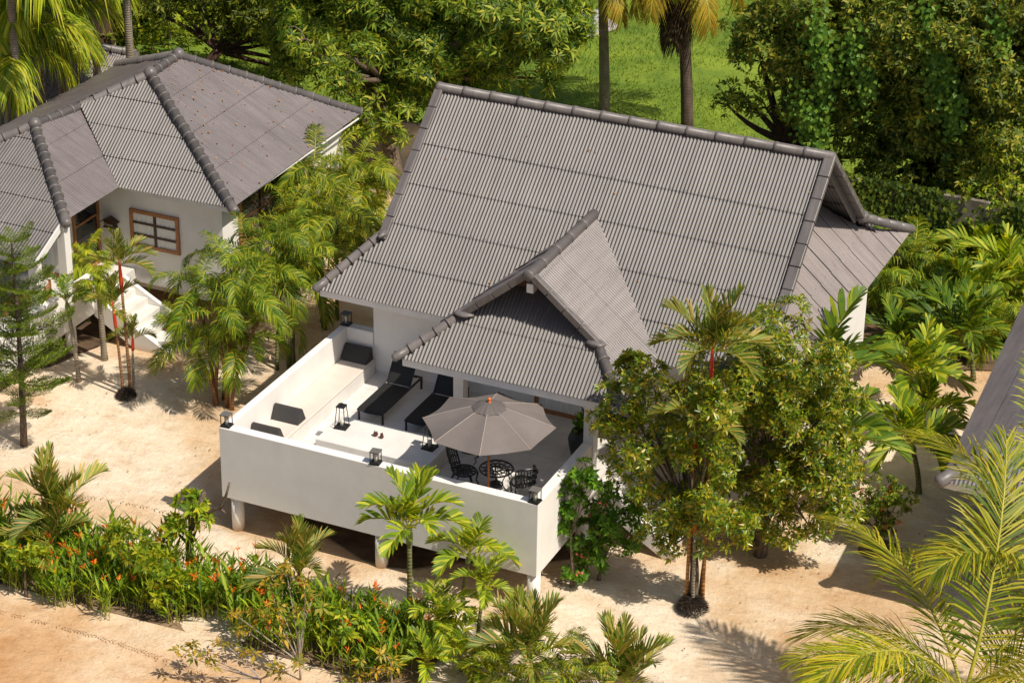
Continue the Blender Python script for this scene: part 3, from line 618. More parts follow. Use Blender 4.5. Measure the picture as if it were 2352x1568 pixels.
mb = MB(); mb.prism([(PX - 1.3, PY + .72, 5.2), (PX + 1.3, PY + .72, 5.2), (PX, PY + .72, PZ - .1)], (0, .05, 0)); mb.build('gable_wall', 'soffit', VM)
verge('verge_tile', (PX - 1.68, PY, zp(PX - 1.68) + .04), (PX - .08, PY, PZ + .0), VM, .16, .17, 1)
verge('verge_tile', (PX + 1.68, PY, zp(PX + 1.68) + .04), (PX + .08, PY, PZ + .0), VM, .16, .17, 1)
tiles('ridge_cap', (PX, PY - .12, PZ), (PX, yval(PX) - .05, PZ), VM, .13, .75, .012, n=8, start=False)
tiles('hip_cap', (EL - .08, PYE - .07, zc + .02), (PX - 1.72, PY - .02, zp(PX - 1.72)), VM, .105, .34, .035)
tiles('hip_cap', (ER + .03, PYE - .02, zc + .02), (PX + 1.72, PY - .02, zp(PX + 1.72)), VM, .12, .42, .03)
mb = MB(); mb.box((PX - .06, PY - .02, PZ - .42), (PX + .10, PY + .2, PZ - .2)); mb.box((EL + .04, PYE + .03, zc - .19), (ER - .04, PYE + .06, zc - .015)); mb.box((EL + .04, PYE + .06, zc - .18), (EL + .07, 4.9, zc - .02)); mb.box((ER - .07, PYE + .06, zc - .18), (ER - .04, 4.9, zc - .02)); mb.box((EL + .1, PYE + .07, zc - .15), (ER - .1, 4.9, zc - .12)); mb.build_each('fascia', 'white', VM)
def patch_mortar(c, s_, parent, seed):
    rg = np.random.default_rng(seed); mb = MB(); mb.ball((0, 0, 0), 1, 14)
    V = mb.V[0]; V = V * np.array(s_) * (1 + rg.normal(0, .10, (len(V), 1))); mb.V[0] = V + np.array(c); mb.build('sealant_patch', 'ridge', parent, True)
patch_mortar((PX - 1.62, PY - .05, zp(PX - 1.6) + .02), (.26, .16, .07), VM, 1); patch_mortar((PX + 1.66, PY - .03, zp(PX + 1.62)), (.22, .18, .08), VM, 2)
patch_mortar((1.08, 6.15, 5.30), (.13, .22, .10), VM, 3); patch_mortar((RX1 + .02, 12.5, 5.25), (.17, .2, .16), VM, 4); patch_mortar((RX1 + .05, 5.8, 4.98), (.17, .2, .12), VM, 5)
# ================================================================== LEFT VILLA
VL = villa_empty('neighbouring white villa with grey hipped roof, brown window frames and white stair', (-8.1, 6.0, 0))
def P3(*a): return np.array(a, float)
def L_(mb_, name, mats, **k): return mb_.build(name, mats, VL, loc=(8.1, -6.0, 0), **k)
def shiftl(o): o.location = (8.1, -6.0, 0); return o
e = 3.9
c1 = P3(-4.67, 8.6, e); vb_ = P3(-8.1, 8.45, e); kn = P3(-8.84, 11.41, 6.0); pk = P3(-8.92, 13.0, 6.02); bk = P3(-4.85, 16.2, e)
vt = P3(-10.45, 10.35, 5.15); h2 = P3(-10.7, 8.5, 5.2); hc = P3(-8.12, 5.97, e)
def pl(name, O, q, up, poly, mat='roof', **k):
    u = nrm(np.array(q, float) - np.array(O, float)); v = np.array(up, float) - np.array(O, float); v = v - u * (v @ u); return shiftl(corr(name, O, u, v, poly, VL, mat, **k))
pl('roof', vb_, c1, kn, [vb_, c1, kn, vt], tier=.94, amp=.016, t0=.94, topgap=.5)
pl('roof', c1, bk, (kn + pk) / 2, [c1, bk, pk, kn], 'roof_mauve', tier=1.25, amp=.011, step=.004)
pl('roof', hc, vb_, vt, [hc, vb_, vt, h2], 'roof_mauve', tier=1.1, amp=.009, step=.006)
s4 = (h2[2] - hc[2]) / (h2[1] - hc[1]); yb_ = 4.72; zb_ = hc[2] - s4 * (hc[1] - yb_)
f4 = [P3(-8.2, yb_, zb_), P3(-16, yb_, zb_), P3(-16, 5.97, e), P3(-13.6, 5.97, e), h2, hc, P3(-8.18, 5.97, e)]
pl('roof', P3(-16, yb_, zb_), P3(-8.2, yb_, zb_), P3(-16, 9, zb_ + s4 * (9 - yb_)), f4, tier=.94, amp=.016, t0=1.0)
bl_ = P3(-13.6, 5.97, e); 
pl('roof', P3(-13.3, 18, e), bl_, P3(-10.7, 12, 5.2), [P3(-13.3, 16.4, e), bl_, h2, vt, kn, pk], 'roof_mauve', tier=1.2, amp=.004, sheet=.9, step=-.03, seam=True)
pl('roof', bk, P3(-13.3, 16.4, e), pk, [bk, P3(-13.3, 16.4, e), pk], 'roof_aged', tier=1.2)
for a, b, r_ in ((c1, kn, .14), (hc, h2, .14)): shiftl(tiles('hip_cap', a + nrm(a - b) * .1, b, VL, r_, .335, .028))
for a, b, r_, s_ in ((vt, kn, .125, .46), (h2, vt, .12, .42), (kn, pk, .125, .42), (bk, pk, .12, .5), (P3(-13.6, 5.97, e), h2, .125, .46), (P3(-13.3, 16.4, e), pk, .12, .3)): shiftl(tiles('ridge_cap', a, b, VL, r_, s_, .028, start=False))
for q in (kn, h2, pk):
    mb = MB(); mb.ball(q + np.array([0, 0, .05]), .19, 14); L_(mb, 'ridge_cap', 'ridge', smooth=True)
mb = MB(); mb.box((-16, 9.0, .9), (-5.25, 9.15, 4.0)); mb.box((-5.40, 9.15, .9), (-5.25, 15.8, 4.0)); mb.box((-12.8, 15.65, .9), (-5.4, 15.8, 4.0)); mb.box((-9.3, 7.75, .9), (-9.2, 9.0, 4.0)); mb.box((-16, 7.6, .9), (-9.2, 7.75, 4.0))
mb.box((-12.8, 9.15, .7), (-5.4, 15.65, .95)); L_(mb, 'wall', 'plaster')
mb = MB(); mb.box((-12.9, 4.6, 1.0), (-8.3, 7.6, 1.3)); mb.box((-9.2, 7.6, 1.0), (-8.1, 9.0, 1.3)); L_(mb, 'terrace_floor', 'plaster_deck')
mb = MB(); mb.box((-8.32, .9, .82), (-8.1, 7.0, 1.94)); mb.box((-14, .7, .82), (-8.1, .9, 1.94)); mb.box((-12.9, .9, 1.0), (-8.32, 4.6, 1.3)); L_(mb, 'parapet', 'plaster', bev=.012)
for x, y in ((-8.28, 6.05), (-8.28, 1.2)):
    mb = MB(); mb.lathe((x, y, -.1), [(.15, 0), (.15, .93)], 20); L_(mb, 'pillar', 'plaster', smooth=True)
for x, y, z in ((-8.24, 6.0, 3.85), (-8.45, 4.95, 3.3), (-11, 4.95, 3.3)):
    mb = MB(); mb.box((x - .13, y - .13, 1.3), (x + .13, y + .13, z)); L_(mb, 'column', 'plaster', bev=.01)
mb = MB(); mb.bar((-8.2, yb_ - .02, zb_ - .07), (-8.2, 6.0, e - .07), .04, .18); mb.box((-8.1, 8.62, e - .16), (-4.75, 8.66, e - .02)); mb.box((-4.80, 8.66, e - .06), (-4.76, 15.9, e - .03)); mb.box((-13, yb_ + .04, zb_ - .2), (-8.25, yb_ + .08, zb_ - .03))
mb.box((-8.05, 8.66, e - .13), (-4.8, 9.0, e - .10)); mb.build_each('fascia', 'white', VL, (8.1, -6.0, 0))
def LO(f): f.location = (8.1, -6.0, 0); return f
LO(opening(VL, 'window', -8.15, -6.60, 2.0, 3.10, 9.0, .10, (2.37, 2.72), (-7.36,)))
LO(opening(VL, 'door_frame', 7.76, 8.98, 1.3, 3.65, -9.2, .09, (2.05, 2.75), (), .06, 'g', 'x', 1))
LO(opening(VL, 'door_frame', -11.4, -9.3, 1.3, 3.4, 7.6, .10, (), (-10.3,), .06))
LO(opening(VL, 'window', 9.8, 12.3, 2.2, 3.6, -5.25, .12, (2.9,), (11.0,), .06, 'g', 'x', 1))
# the white stair
mb = MB()
for i in range(5): mb.box((-8.1 + i * .38 + .0, 7.05, 1.05 - i * .2 - .2), (-8.1 + (i + 1) * .38 + .02, 8.35, 1.05 - i * .2))
mb.box((-6.3, 6.95, -.05), (-5.75, 8.35, .16)); L_(mb, 'stair_step', 'plaster_deck')
for y in (6.93, 8.36):
    mb = MB(); mb.prism([(-8.1, y, 1.32), (-8.1, y, .75), (-6.75, y, -.05), (-5.95, y, -.05), (-5.95, y, .18), (-6.35, y, .4)], (0, .12, 0)); L_(mb, 'stringer', 'plaster')
# nameplate box with its small pitched roof
sg = at(243, 829 - 0, 8.9) if False else P3(-9.0, 8.93, 0); sp_ = at(254, 510, 8.93)
SB = thing('name_box', 'small brown wooden name box with pitched lid on the white wall beside the door', 'sign', (sp_[0], 8.99, sp_[2]))
mb = MB(); mb.box((-.17, -.14, -.13), (.17, -.0, .05)); mb.box((-.2, -.16, -.15), (.2, 0, -.13)); mb.prism([(-.17, -.14, .05), (.17, -.14, .05), (0, -.14, .15)], (0, .14, 0)); mb.build('box', 'wood_dark', SB)
mb = MB(); mb.bar((-.25, -.10, .02), (0, -.10, .16), .24, .02, up=(0, 0, 1)); mb.bar((.25, -.10, .02), (0, -.10, .16), .24, .022, up=(0, 0, 1)); mb.build('lid', 'wood_dark', SB)
tx = bpy.data.curves.new('lettering', 'FONT'); tx.body = 'Canna'; tx.size = .105; tx.extrude = .002; tx.align_x = 'CENTER'; tx.materials.append(MT['white'])
to = bpy.data.objects.new('lettering_curve', tx); COL.objects.link(to); bpy.context.view_layer.update(); tm = bpy.data.meshes.new_from_object(to.evaluated_get(bpy.context.evaluated_depsgraph_get())); bpy.data.objects.remove(to); tm.name = 'lettering'; to = bpy.data.objects.new('lettering', tm); COL.objects.link(to); to.parent = SB; to.location = (-.02, -.145, -.085); to.rotation_euler = (PI / 2, 0, 0)
# bench seat on the neighbour's terrace
CH = thing('wooden_chair', 'brown slatted wooden armchair with a pale bolster on the neighbouring terrace', 'chair', (-9.05, 5.3, 1.3), .2)
mb = MB()
for i in range(6): mb.box((-.55, -.30 + i * .11, .38), (.55, -.22 + i * .11, .41))
mb.build('seat', 'wood', CH)
mb = MB()
for i in range(6): mb.bar((.52, -.28, .45 + i * .075), (.52, .34, .45 + i * .075), .02, .045)
for y in (-.3, .34): mb.box((.49, y, 0), (.55, y + .05, .92))
mb.build('side_panel', 'wood', CH)
mb = MB(); mb.tube([(.35, .3, .95), (-.5, .3, .95)], .11, 10); mb.build('bolster', 'white', CH, True)
for x in (-.5, .5):
    for y in (-.28, .3):
        mb = MB(); mb.box((x - .03, y - .03, 0), (x + .03, y + .03, .38)); mb.build('leg', 'wood', CH)
# ================================================================== VILLA BEHIND, VILLA AT THE RIGHT
VB = villa_empty('shaded villa roof behind palms beyond the neighbouring villa', (-20, 18, 0))
r1 = at(312, 125, 19.5); r0 = at(100, 84, 19.5); f0 = P3(r0[0] - 8, 15.2, r1[2] - 2.6); f1 = P3(r1[0] + .6, 15.9, r1[2] - 2.2)
r0 = P3(r0[0] - 8, 19.5, r1[2])
def SH(o): o.location = (20, -18, 0); return o
SH(corr('roof', f0, (1, 0, 0), nrm(np.array([0, 19.5 - 15.2, 2.6])), [f0, P3(r1[0] + 1.5, 15.2, f0[2]), r1, r0], VB, 'roof_aged', tier=1.1))
SH(tiles('ridge_cap', r0, r1, VB, .13, .42, .03, start=False)); SH(tiles('hip_cap', P3(r1[0] + 1.5, 15.2, f0[2]), r1, VB, .13, .42, .03))
mb = MB(); mb.box((f0[0] + .5, 15.9, 0), (r1[0] + .5, 20.3, f0[2] + .1)); mb.build('wall', 'plaster', VB, loc=(20, -18, 0))
VR = villa_empty('corner of a grey-roofed villa behind the coconut fronds at the sand path', (17, 6, 0))
def SR(o): o.location = (-17, -6, 0); return o
q0 = P3(15.95, 3.3, 3.6); q1 = P3(15.6, 13.5, 3.6); ap = P3(20.2, 8.0, 6.2)
SR(corr('roof', q0, q1 - q0, nrm(np.array([1, 0, .6])) , [q0, q1, P3(20.4, 9.0, 6.1), ap], VR, 'roof_aged', tier=1.0, amp=.010))
SR(corr('roof', q0, (1, 0, 0), nrm(np.array([0, 1, .56])), [q0, P3(24.4, 3.3, 3.6), ap], VR, 'roof', tier=1.0, amp=.014))
SR(tiles('hip_cap', q0, ap, VR, .15, .42, .02))
mb = MB(); mb.box((17.3, 5.0, 0), (24, 14, 3.55)); mb.build('wall', 'wallold', VR, loc=(-17, -6, 0)); mb = MB(); mb.box((16.0, 3.36, 3.44), (24, 3.40, 3.58)); mb.build('fascia', 'white', VR, loc=(-17, -6, 0))  # this wall is coloured dark to stand for shade under the eave
# ================================================================== THINGS ON THE TERRACE
def lantern(label, loc, tall, rz=0):
    L = thing('lantern', label, 'lantern', loc, rz, None); a, b, h = (.13, .085, .56) if tall else (.095, .095, .30)
    mb = MB(); mb.box((-a - .015, -a - .015, .012), (a + .015, a + .015, .035)); mb.box((-a - .03, -a - .03, 0), (a + .03, a + .03, .012)); mb.build('base', 'black', L)
    for sx in (-1, 1):
        for sy in (-1, 1): mb = MB(); mb.bar((sx * a, sy * a, .03), (sx * b, sy * b, h), .016, .016); mb.build('post', 'black', L)
    mb = MB(); t = b + .02; mb.box((-t, -t, h - .012), (t, t, h + .012)); 
    if tall:
        mb.add([(-t, -t, h + .012), (t, -t, h + .012), (t, t, h + .012), (-t, t, h + .012), (-.045, -.045, h + .045), (.045, -.045, h + .045), (.045, .045, h + .045), (-.045, .045, h + .045)], [(0, 1, 5, 4), (1, 2, 6, 5), (2, 3, 7, 6), (3, 0, 4, 7), (4, 5, 6, 7)]); mb.box((-.035, -.035, h + .04), (.035, .035, h + .065))
    mb.build('lid', 'black' if tall else pm('grey_lantern_lid', (.10, .095, .09), (.15, .14, .13)), L)
    mb = MB(); mb.lathe((0, 0, .036), [(.038, 0), (.038, .17 if tall else .19), (.03, .175 if tall else .195)], 14); mb.build('candle', 'candle', L, True)
    if tall:
        mb = MB(); th = np.linspace(0, PI, 14); mb.tube([(t * 1.02 * math.cos(q), .02, h - .02 - .17 * math.sin(q)) for q in th], .004, 4); mb.build('handle', 'black', L)
    return L
lantern('small black lantern on the outer corner of the parapet above the palm clump', (.12, .15, ZT), False, .05)
lantern('small black lantern in the middle of the front parapet', (3.98, .12, ZT), False, .1)
lantern('small black lantern on the parapet corner nearest the leafy tree', (7.87, .13, ZT), False, -.05)
lantern('small black lantern at the back of the terrace wall beside the bamboo-like palms', (.10, 5.98, ZT), False, 0)
a = onz(783, 982, 2.0); lantern('tall tapered black lantern at the bench end of the white plinth', (a[0], a[1] + .05, 2.0), True, .1)
a = onz(985, 1030, 2.0); lantern('tall tapered black lantern on the white plinth beside the parasol', (a[0], a[1] + .05, 2.0), True, -.05)
for (x, y, s_, lab) in ((863, 1001, 1.0, 'small brown glazed pot with a white flower on the white plinth'), (877, 1006, .82, 'smaller squat brown pot on the white plinth')):
    a = onz(x, y, 2.0); K = thing('small_pot', lab, 'pot', tuple(a)); mb = MB(); mb.lathe((0, 0, 0), [(.03 * s_, 0), (.055 * s_, .03 * s_), (.06 * s_, .07 * s_), (.04 * s_, .11 * s_), (.045 * s_, .125 * s_)], 14); mb.build('vessel', 'copper', K, True)
    mb = MB(); 
    for q in range(5): mb.ball((.02 * math.cos(q * 1.3), .02 * math.sin(q * 1.3), .14 * s_ + .012 * (q % 2)), .016, 6)
    mb.build('flower', 'white' if s_ == 1 else 'copper', K, True)
def wedge(label, x0, x1, y0, y1, z, h, lean):
    mb = MB(); y = (y0 + y1) / 2 + lean; mb.prism([(x0, y0, z), (x0, y1, z), (x0, y + .03, z + h), (x0, y - .03, z + h)], (x1 - x0, 0, 0)); o = mb.build('wedge_cushion', 'cushion', bev=.02); return tag(o, label, 'cushion', None)
wedge('charcoal wedge cushion leaning at the back end of the terrace bench', .2, .94, 5.42, 5.82, 2.001, .34, .12)
wedge('charcoal wedge cushion standing halfway along the terrace bench', .2, .94, 1.98, 2.38, 2.001, .34, .02)
wedge('charcoal wedge cushion half hidden behind the front parapet', .2, .94, .95, 1.35, 2.001, .34, .0)
def lounger(label, x0):
    W_ = .68; L = thing('sun_lounger', label, 'sun lounger', (x0, 3.5, DK), 0, None); z = .33; hy = 1.47; by = 2.15
    for x in (.02, W_ - .02):
        mb = MB(); mb.bar((x, 0, z - .02), (x, by, z - .02 ), .03, .05); mb.build('side_rail', 'black', L)
        for y in (.06, by - .02):
            mb = MB(); mb.box((x - .02, y - .02, 0), (x + .02, y + .02, z - .045)); mb.build('leg', 'black', L)
    mb = MB(); k = 14
    V = []; 
    for i in range(k):
        t = i / (k - 1); yy = -.03 + t * (hy + .0); sag = -.025 * math.sin(PI * t) - (.03 if i == 0 else 0)
        for x in np.linspace(0, W_, 7): V.append((x, yy, z + .012 + sag * math.sin(PI * x / W_)  - (.03 if i == 0 else 0)))
    mb.add(V, [(i * 7 + j, i * 7 + j + 1, (i + 1) * 7 + j + 1, (i + 1) * 7 + j) for i in range(k - 1) for j in range(6)]); mb.build('seat', 'sling', L, True)
    d = nrm(np.array([0, .46, .62])) * .78; B = MB()
    B.bar((.03, hy + .04, z), (.03, hy + .04 + d[1], z + d[2]), .025, .03); B.bar((W_ - .03, hy + .04, z), (W_ - .03, hy + .04 + d[1], z + d[2]), .025, .03); B.bar((.0, hy + .04 + d[1], z + d[2]), (W_, hy + .04 + d[1], z + d[2]), .03, .03); bf = B.build('backrest_frame', 'black', L)
    B = MB(); B.prism([(.04, hy + .05, z + .01), (W_ - .04, hy + .05, z + .01), (W_ - .04, hy + .04 + d[1], z + d[2]), (.04, hy + .04 + d[1], z + d[2])], (0, -.004, .003)); B.build('backrest', 'sling', L)
    B = MB(); B.bar((0, hy, z), (W_, hy, z), .02, .02); B.bar((0, by, z - .02), (W_, by, z - .02), .03, .04); B.bar((.1, hy + .3, z + .2), (W_ - .1, by - .1, z), .02, .02); B.bar((W_ - .1, hy + .3, z + .2), (.1, by - .1, z), .02, .02); B.build('crossbar', 'black', L)
    for x in (.03, W_ - .03):
        B = MB(); B.tube([(x - .03, hy, z + .01), (x + .03, hy, z + .01)], .03, 10); B.build('hinge', 'ridge', L, True)
lounger('black sling sun lounger with raised back beside the built-in bench', 1.70)
lounger('black sling sun lounger with raised back partly behind the parasol', 2.97)
# parasol
ux = at(1122, 1110, 1.35); UM = thing('parasol', 'taupe eight-panel parasol with teak pole over the iron table', 'parasol', (ux[0], 1.35, DK))
ap_ = at(1122, 925, 1.35); H = ap_[2] - DK; Rr = 1.50; drop = .50
mb = MB(); mb.tube([(0, 0, 0.0), (0, 0, H - .05)], .024, 12); mb.build('pole', 'pole', UM, True)
mb = MB(); mb.lathe((0, 0, H - .03), [(.035, 0), (.045, .03), (.04, .07), (.022, .085), (.036, .105), (.042, .13), (.03, .16), (.008, .175)], 16); mb.build('finial', pm('bright_finial', (.62, .15, .03), (.7, .2, .05), 4, .35), UM, True)
mb = MB(); mb.lathe((0, 0, 0), [(.25, 0), (.25, .05), (.05, .07), (.04, .3)], 20); mb.build('base', 'black', UM, True)
off = math.radians(17)
V = []; F = []; ns, nr = 8, 8; rr_ = np.linspace(.06, 1, nr)
for k in range(8):
    mb = MB(); V = []
    for j in range(9):
        f = j / 8; a0 = off + (k + f) * PI / 4; 
        for q in rr_:
            ch = math.cos(PI / 8) / math.cos((f - .5) * PI / 4); sagr = 1 - .035 * q * q * math.sin(PI * f); rad = Rr * q * ch * sagr; 
            zz = H - drop * q ** 1.12 - .045 * q * math.sin(PI * f); V.append((rad * math.cos(a0), rad * math.sin(a0), zz))
    mb.add(V, [(j * nr + i, j * nr + i + 1, (j + 1) * nr + i + 1, (j + 1) * nr + i) for j in range(8) for i in range(nr - 1)]); mb.build('canopy_panel', 'canopy', UM, True)
    mb = MB(); a0 = off + k * PI / 4; mb.tube([(Rr * q * math.cos(PI/8) / math.cos(PI/8) * math.cos(a0), Rr * q * math.sin(a0), H - drop * q ** 1.12 + .004) for q in rr_], .006, 5); mb.build('seam', 'seam', UM)
    mb = MB(); mb.bar((0, 0, H - .06), (Rr * .98 * math.cos(a0), Rr * .98 * math.sin(a0), H - drop * .98), .012, .02); mb.build('rib', 'pole', UM)
mb = MB(); V = [(0, 0, H + .03)]; K = 64
for q, zz in ((.12, .01), (.24, -.035), (.38, -.12)):
    for j in range(K): t = j * 2 * PI / K; rq = q * (1 + .05 * math.cos(8 * (t - off))); V.append((rq * math.cos(t), rq * math.sin(t), H + zz + .012 * math.sin(t * 17) * q * 2.2 + .01))
F = [(0, 1 + j, 1 + (j + 1) % K) for j in range(K)] + [(1 + r_ * K + j, 1 + (r_ + 1) * K + j, 1 + (r_ + 1) * K + (j + 1) % K, 1 + r_ * K + (j + 1) % K) for r_ in range(2) for j in range(K)]
mb.add(V, F); mb.build('vent_cap', 'canopy_top', UM, True)
# iron table
tcen = onz(1140, 1076, DK + .70); TB = thing('round_table', 'round black cast iron table with openwork top under the parasol', 'table', (tcen[0], tcen[1], DK))
def ring(mb_, c, r_, t, n=28, k=5, M=None):
    a = np.linspace(0, 2 * PI, n + 1); pts = np.stack([c[0] + r_ * np.cos(a), c[1] + r_ * np.sin(a), np.full(n + 1, c[2])], 1)
    mb_.tube(pts, t, k, cap=False)
def lattice(mb_, c, R_, t, seed):
    ring(mb_, c, R_, t * 1.9); ring(mb_, c, R_ * .62, t); ring(mb_, c, R_ * .3, t)
    for i in range(12):
        a = i * PI / 6; ring(mb_, (c[0] + R_ * .81 * math.cos(a), c[1] + R_ * .81 * math.sin(a), c[2]), R_ * .17, t * .9, 12, 4)
        ring(mb_, (c[0] + R_ * .47 * math.cos(a + .26), c[1] + R_ * .47 * math.sin(a + .26), c[2]), R_ * .12, t * .9, 10, 4)
        mb_.tube([(c[0] + R_ * .3 * math.cos(a), c[1] + R_ * .3 * math.sin(a), c[2]), (c[0] + R_ * .98 * math.cos(a + .2), c[1] + R_ * .98 * math.sin(a + .2), c[2])], t, 4)
    for i in range(6): a = i * PI / 3; ring(mb_, (c[0] + R_ * .17 * math.cos(a), c[1] + R_ * .17 * math.sin(a), c[2]), R_ * .09, t * .9, 8, 4)
mb = MB(); lattice(mb, (0, 0, .70), .385, .011, 1); mb.build('tabletop', 'iron', TB)
mb = MB(); lattice(mb, (0, 0, .30), .15, .009, 1); mb.build('shelf', 'iron', TB)
for i in range(4):
    a = i * PI / 2 + .5; mb = MB(); mb.tube([(r_ * math.cos(a), r_ * math.sin(a), z) for r_, z in ((.26, .69), (.22, .55), (.15, .38), (.14, .28), (.22, .14), (.31, .02), (.34, .0))], [.014, .013, .012, .013, .014, .016, .018], 6); mb.build('leg', 'iron', TB, True)
def iron_chair(label, x, y, rz):
    C_ = thing('garden_chair', label, 'chair', (x, y, DK), rz, None); C_.scale = (1.12, 1.12, 1.12)
    mb = MB(); lattice(mb, (0, 0, .42), .235, .012, 2); mb.build('seat', 'iron', C_)
    mb = MB()
    def bp(u, v): a = PI + (u) * (.95 - .1 * v); r_ = .235 + .06 * v; return (r_ * math.cos(a) - .01 - .07 * v, r_ * math.sin(a), .42 + .50 * v - .09 * v * abs(u) ** 2.5)
    for v, tt in ((.02, .010), (.35, .009), (.68, .009), (1, .017)): mb.tube([bp(u, v) for u in np.linspace(-1, 1, 15)], tt, 5)
    for u in np.linspace(-1, 1, 9): mb.tube([bp(u, v) for v in (0, .5, 1)], .010 if abs(u) < .99 else .016, 5)
    for u in np.linspace(-.9, .9, 8):
        for v in (.18, .52, .84): 
            c = np.array(bp(u, v)); mb.tube([c + np.array([0, .036 * math.cos(t) * 1, .045 * math.sin(t)]) for t in np.linspace(0, 2 * PI, 9)], .007, 4, cap=False)
    mb.build('backrest', 'iron', C_)
    for s_ in (-1, 1):
        mb = MB(); mb.tube([(-.15, s_ * .27, .68), (0, s_ * .285, .66), (.16, s_ * .28, .68), (.215, s_ * .275, .655), (.20, s_ * .27, .62), (.165, s_ * .27, .63)], [.012, .014, .017, .02, .017, .01], 6); mb.tube([(.19, s_ * .27, .64), (.14, s_ * .27, .58), (.17, s_ * .26, .52), (.12, s_ * .25, .44)], [.012, .016, .010, .014], 6); mb.build('armrest', 'iron', C_, True)
        for f in (-1, 1):
            mb = MB(); mb.tube([(f * .17, s_ * .17, .41), (f * .22, s_ * .21, .30), (f * .19, s_ * .19, .14), (f * .24, s_ * .23, 0)], [.03, .024, .015, .02], 6); mb.build('leg', 'iron', C_, True)
c = onz(1067, 1085, DK + .42); iron_chair('black cast iron armchair between the white plinth and the table', c[0], c[1], .15)
c = onz(1202, 1110, DK + .42); iron_chair('black cast iron armchair in the sunny terrace corner', c[0], c[1] - .02, PI - .9)
# big jar with a glossy plant
c = onz(1330, 1028, DK); JX, JY = 7.28, 4.15; J = thing('jar_plant', 'tall black jar with a glossy green plant beside the porch column', 'potted plant', (JX, JY, DK))
mb = MB(); mb.lathe((0, 0, 0), [(.17, 0), (.25, .12), (.31, .38), (.33, .55), (.28, .68), (.22, .72), (.25, .76), (.21, .76), (.19, .70), (.01, .70)], 28); mb.build('jar', 'jar', J, True)
rg = np.random.default_rng(5); n = 46; P = np.stack([rg.uniform(-.12, .12, n), rg.uniform(-.12, .12, n), rg.uniform(.72, 1.15, n)], 1); D = nrm(np.stack([rg.normal(0, .5, n), rg.normal(0, .5, n), rg.uniform(.5, 1.3, n)], 1)); V, F = leaf_arrays(P, D, nrm(rg.normal(0, 1, (n, 3))), np.full(n, .3), np.full(n, .11), .15)
link('foliage', np_mesh('foliage', V, [F], 'lf_mus'), J)
# ================================================================== PLANTS
def stem_to(b, cx, cy, sh=0.0):
    t = at(cx, cy, b[1]); return (0, 0, max(.1, t[2] - sh), t[0] - b[0], 0)
def P1(label, bx, by, cx, cy, fs, nf, name='palm_tree', cat='palm', group=None, sh=0.0, **k):
    b = onz(bx, by); b[2] = 0; return palm(name, label, cat, b, [stem_to(b, cx, cy, sh)], FS[fs], nf, group, shl=max(sh, .3), **k)
def clump(label, bx, by, tops, fs, nf, spread=.25, group=None, seed=0, name='areca_palm', **k):
    b = onz(bx, by); b[2] = 0; rg = random.Random(seed); st = []
    for (cx, cy) in tops:
        dx, dy = rg.uniform(-spread, spread), rg.uniform(-spread, spread); dY = rg.uniform(-.5, .5); t = at(cx, cy, b[1] + dY); st.append((dx, dy, max(.3, t[2]), t[0] - b[0] - dx, dY - dy))
    return palm(name, label, 'palm', b, st, FS[fs], nf, group, seed=seed, **k)
# --- palm clumps between the villas
clump('tall areca palm clump leaning over the left corner of the terrace', 512, 935, [(448, 800), (492, 715), (450, 665), (560, 700), (595, 735), (535, 630), (560, 800), (505, 790)], 'arecad', 7, .4, 'areca palm clumps between the two villas', 3, tmat='tr_brown', r=.040, scale=.80)
clump('areca palm clump with arching stems behind the terrace corner clump', 655, 850, [(575, 590), (625, 560), (645, 640), (600, 650)], 'arecad', 8, .25, 'areca palm clumps between the two villas', 5, tmat='tr_green', r=.040, scale=.80)
P1('single slender areca palm beside the white terrace side wall', 672, 830, 676, 640, 'areca', 9, 'areca_palm', 'palm', 'areca palm clumps between the two villas', seed=8, r=.06, scale=1.0)
clump('dense areca palm clump at the back corner of the terrace by the eaves', 768, 745, [(700, 600), (740, 560), (795, 590), (720, 520), (775, 500), (660, 500)], 'areca', 7, .45, 'areca palm clumps between the two villas', 7, tmat='tr_green', r=.045, scale=.86)
clump('sunlit areca palm clump below the hip of the neighbouring roof', 700, 640, [(640, 470), (700, 440), (610, 510), (740, 470), (680, 530), (580, 540), (720, 400)], 'areca', 8, .5, 'areca palm clumps between the two villas', 9, r=.045, scale=.86)
clump('shaded areca palm clump against the old wall by the roof verge', 830, 560, [(780, 420), (830, 440), (860, 500), (800, 500), (870, 450), (740, 440), (820, 400), (760, 390)], 'areca', 7, .6, 'areca palm clumps between the two villas', 11, r=.045, scale=.85)
# --- slim palms in front of the neighbouring stair
P1('slender sealing palm with bright red crownshaft in front of the white stair', 300, 905, 275, 590, 'lip', 9, 'sealing_palm', sh=.95, shaft='red', tmat='tr_brown', r=.035, seed=2, scale=.72)
P1('sealing palm with thin red shaft beside the taller red one', 283, 908, 262, 690, 'lip', 8, 'sealing_palm', sh=.8, shaft='red', tmat='tr_brown', r=.032, seed=4, scale=.68)
P1('short dark-leaved sealing palm of the same planting hole', 308, 900, 303, 770, 'lip', 7, 'sealing_palm', sh=.4, shaft='red', tmat='tr_grey', r=.03, seed=6, scale=.55, mix=(.4, .4, .2))
P1('thin grey-stemmed palm with ragged dark fronds near the pillar', 181, 875, 155, 690, 'manilad', 5, sh=.3, shaft='shaft', tmat='tr_grey', r=.05, seed=8, scale=.75, mix=(.2, .8, 0))
P1('stout ringed palm with bushy lime fronds before the neighbouring terrace', 240, 826, 226, 655, 'fluff', 11, sh=.3, shaft='shaft', tmat='tr_grey', r=.07, seed=9, scale=.52)
P1('bushy lime green palm by the terrace column of the neighbouring villa', 205, 740, 200, 590, 'fluff', 10, sh=.1, r=.05, seed=14, scale=.5)
q = onz(393, 768); PT = thing('potted_palm', 'small palm in a wide brown bowl pot beside the white stair', 'potted plant', (q[0], q[1], 0))
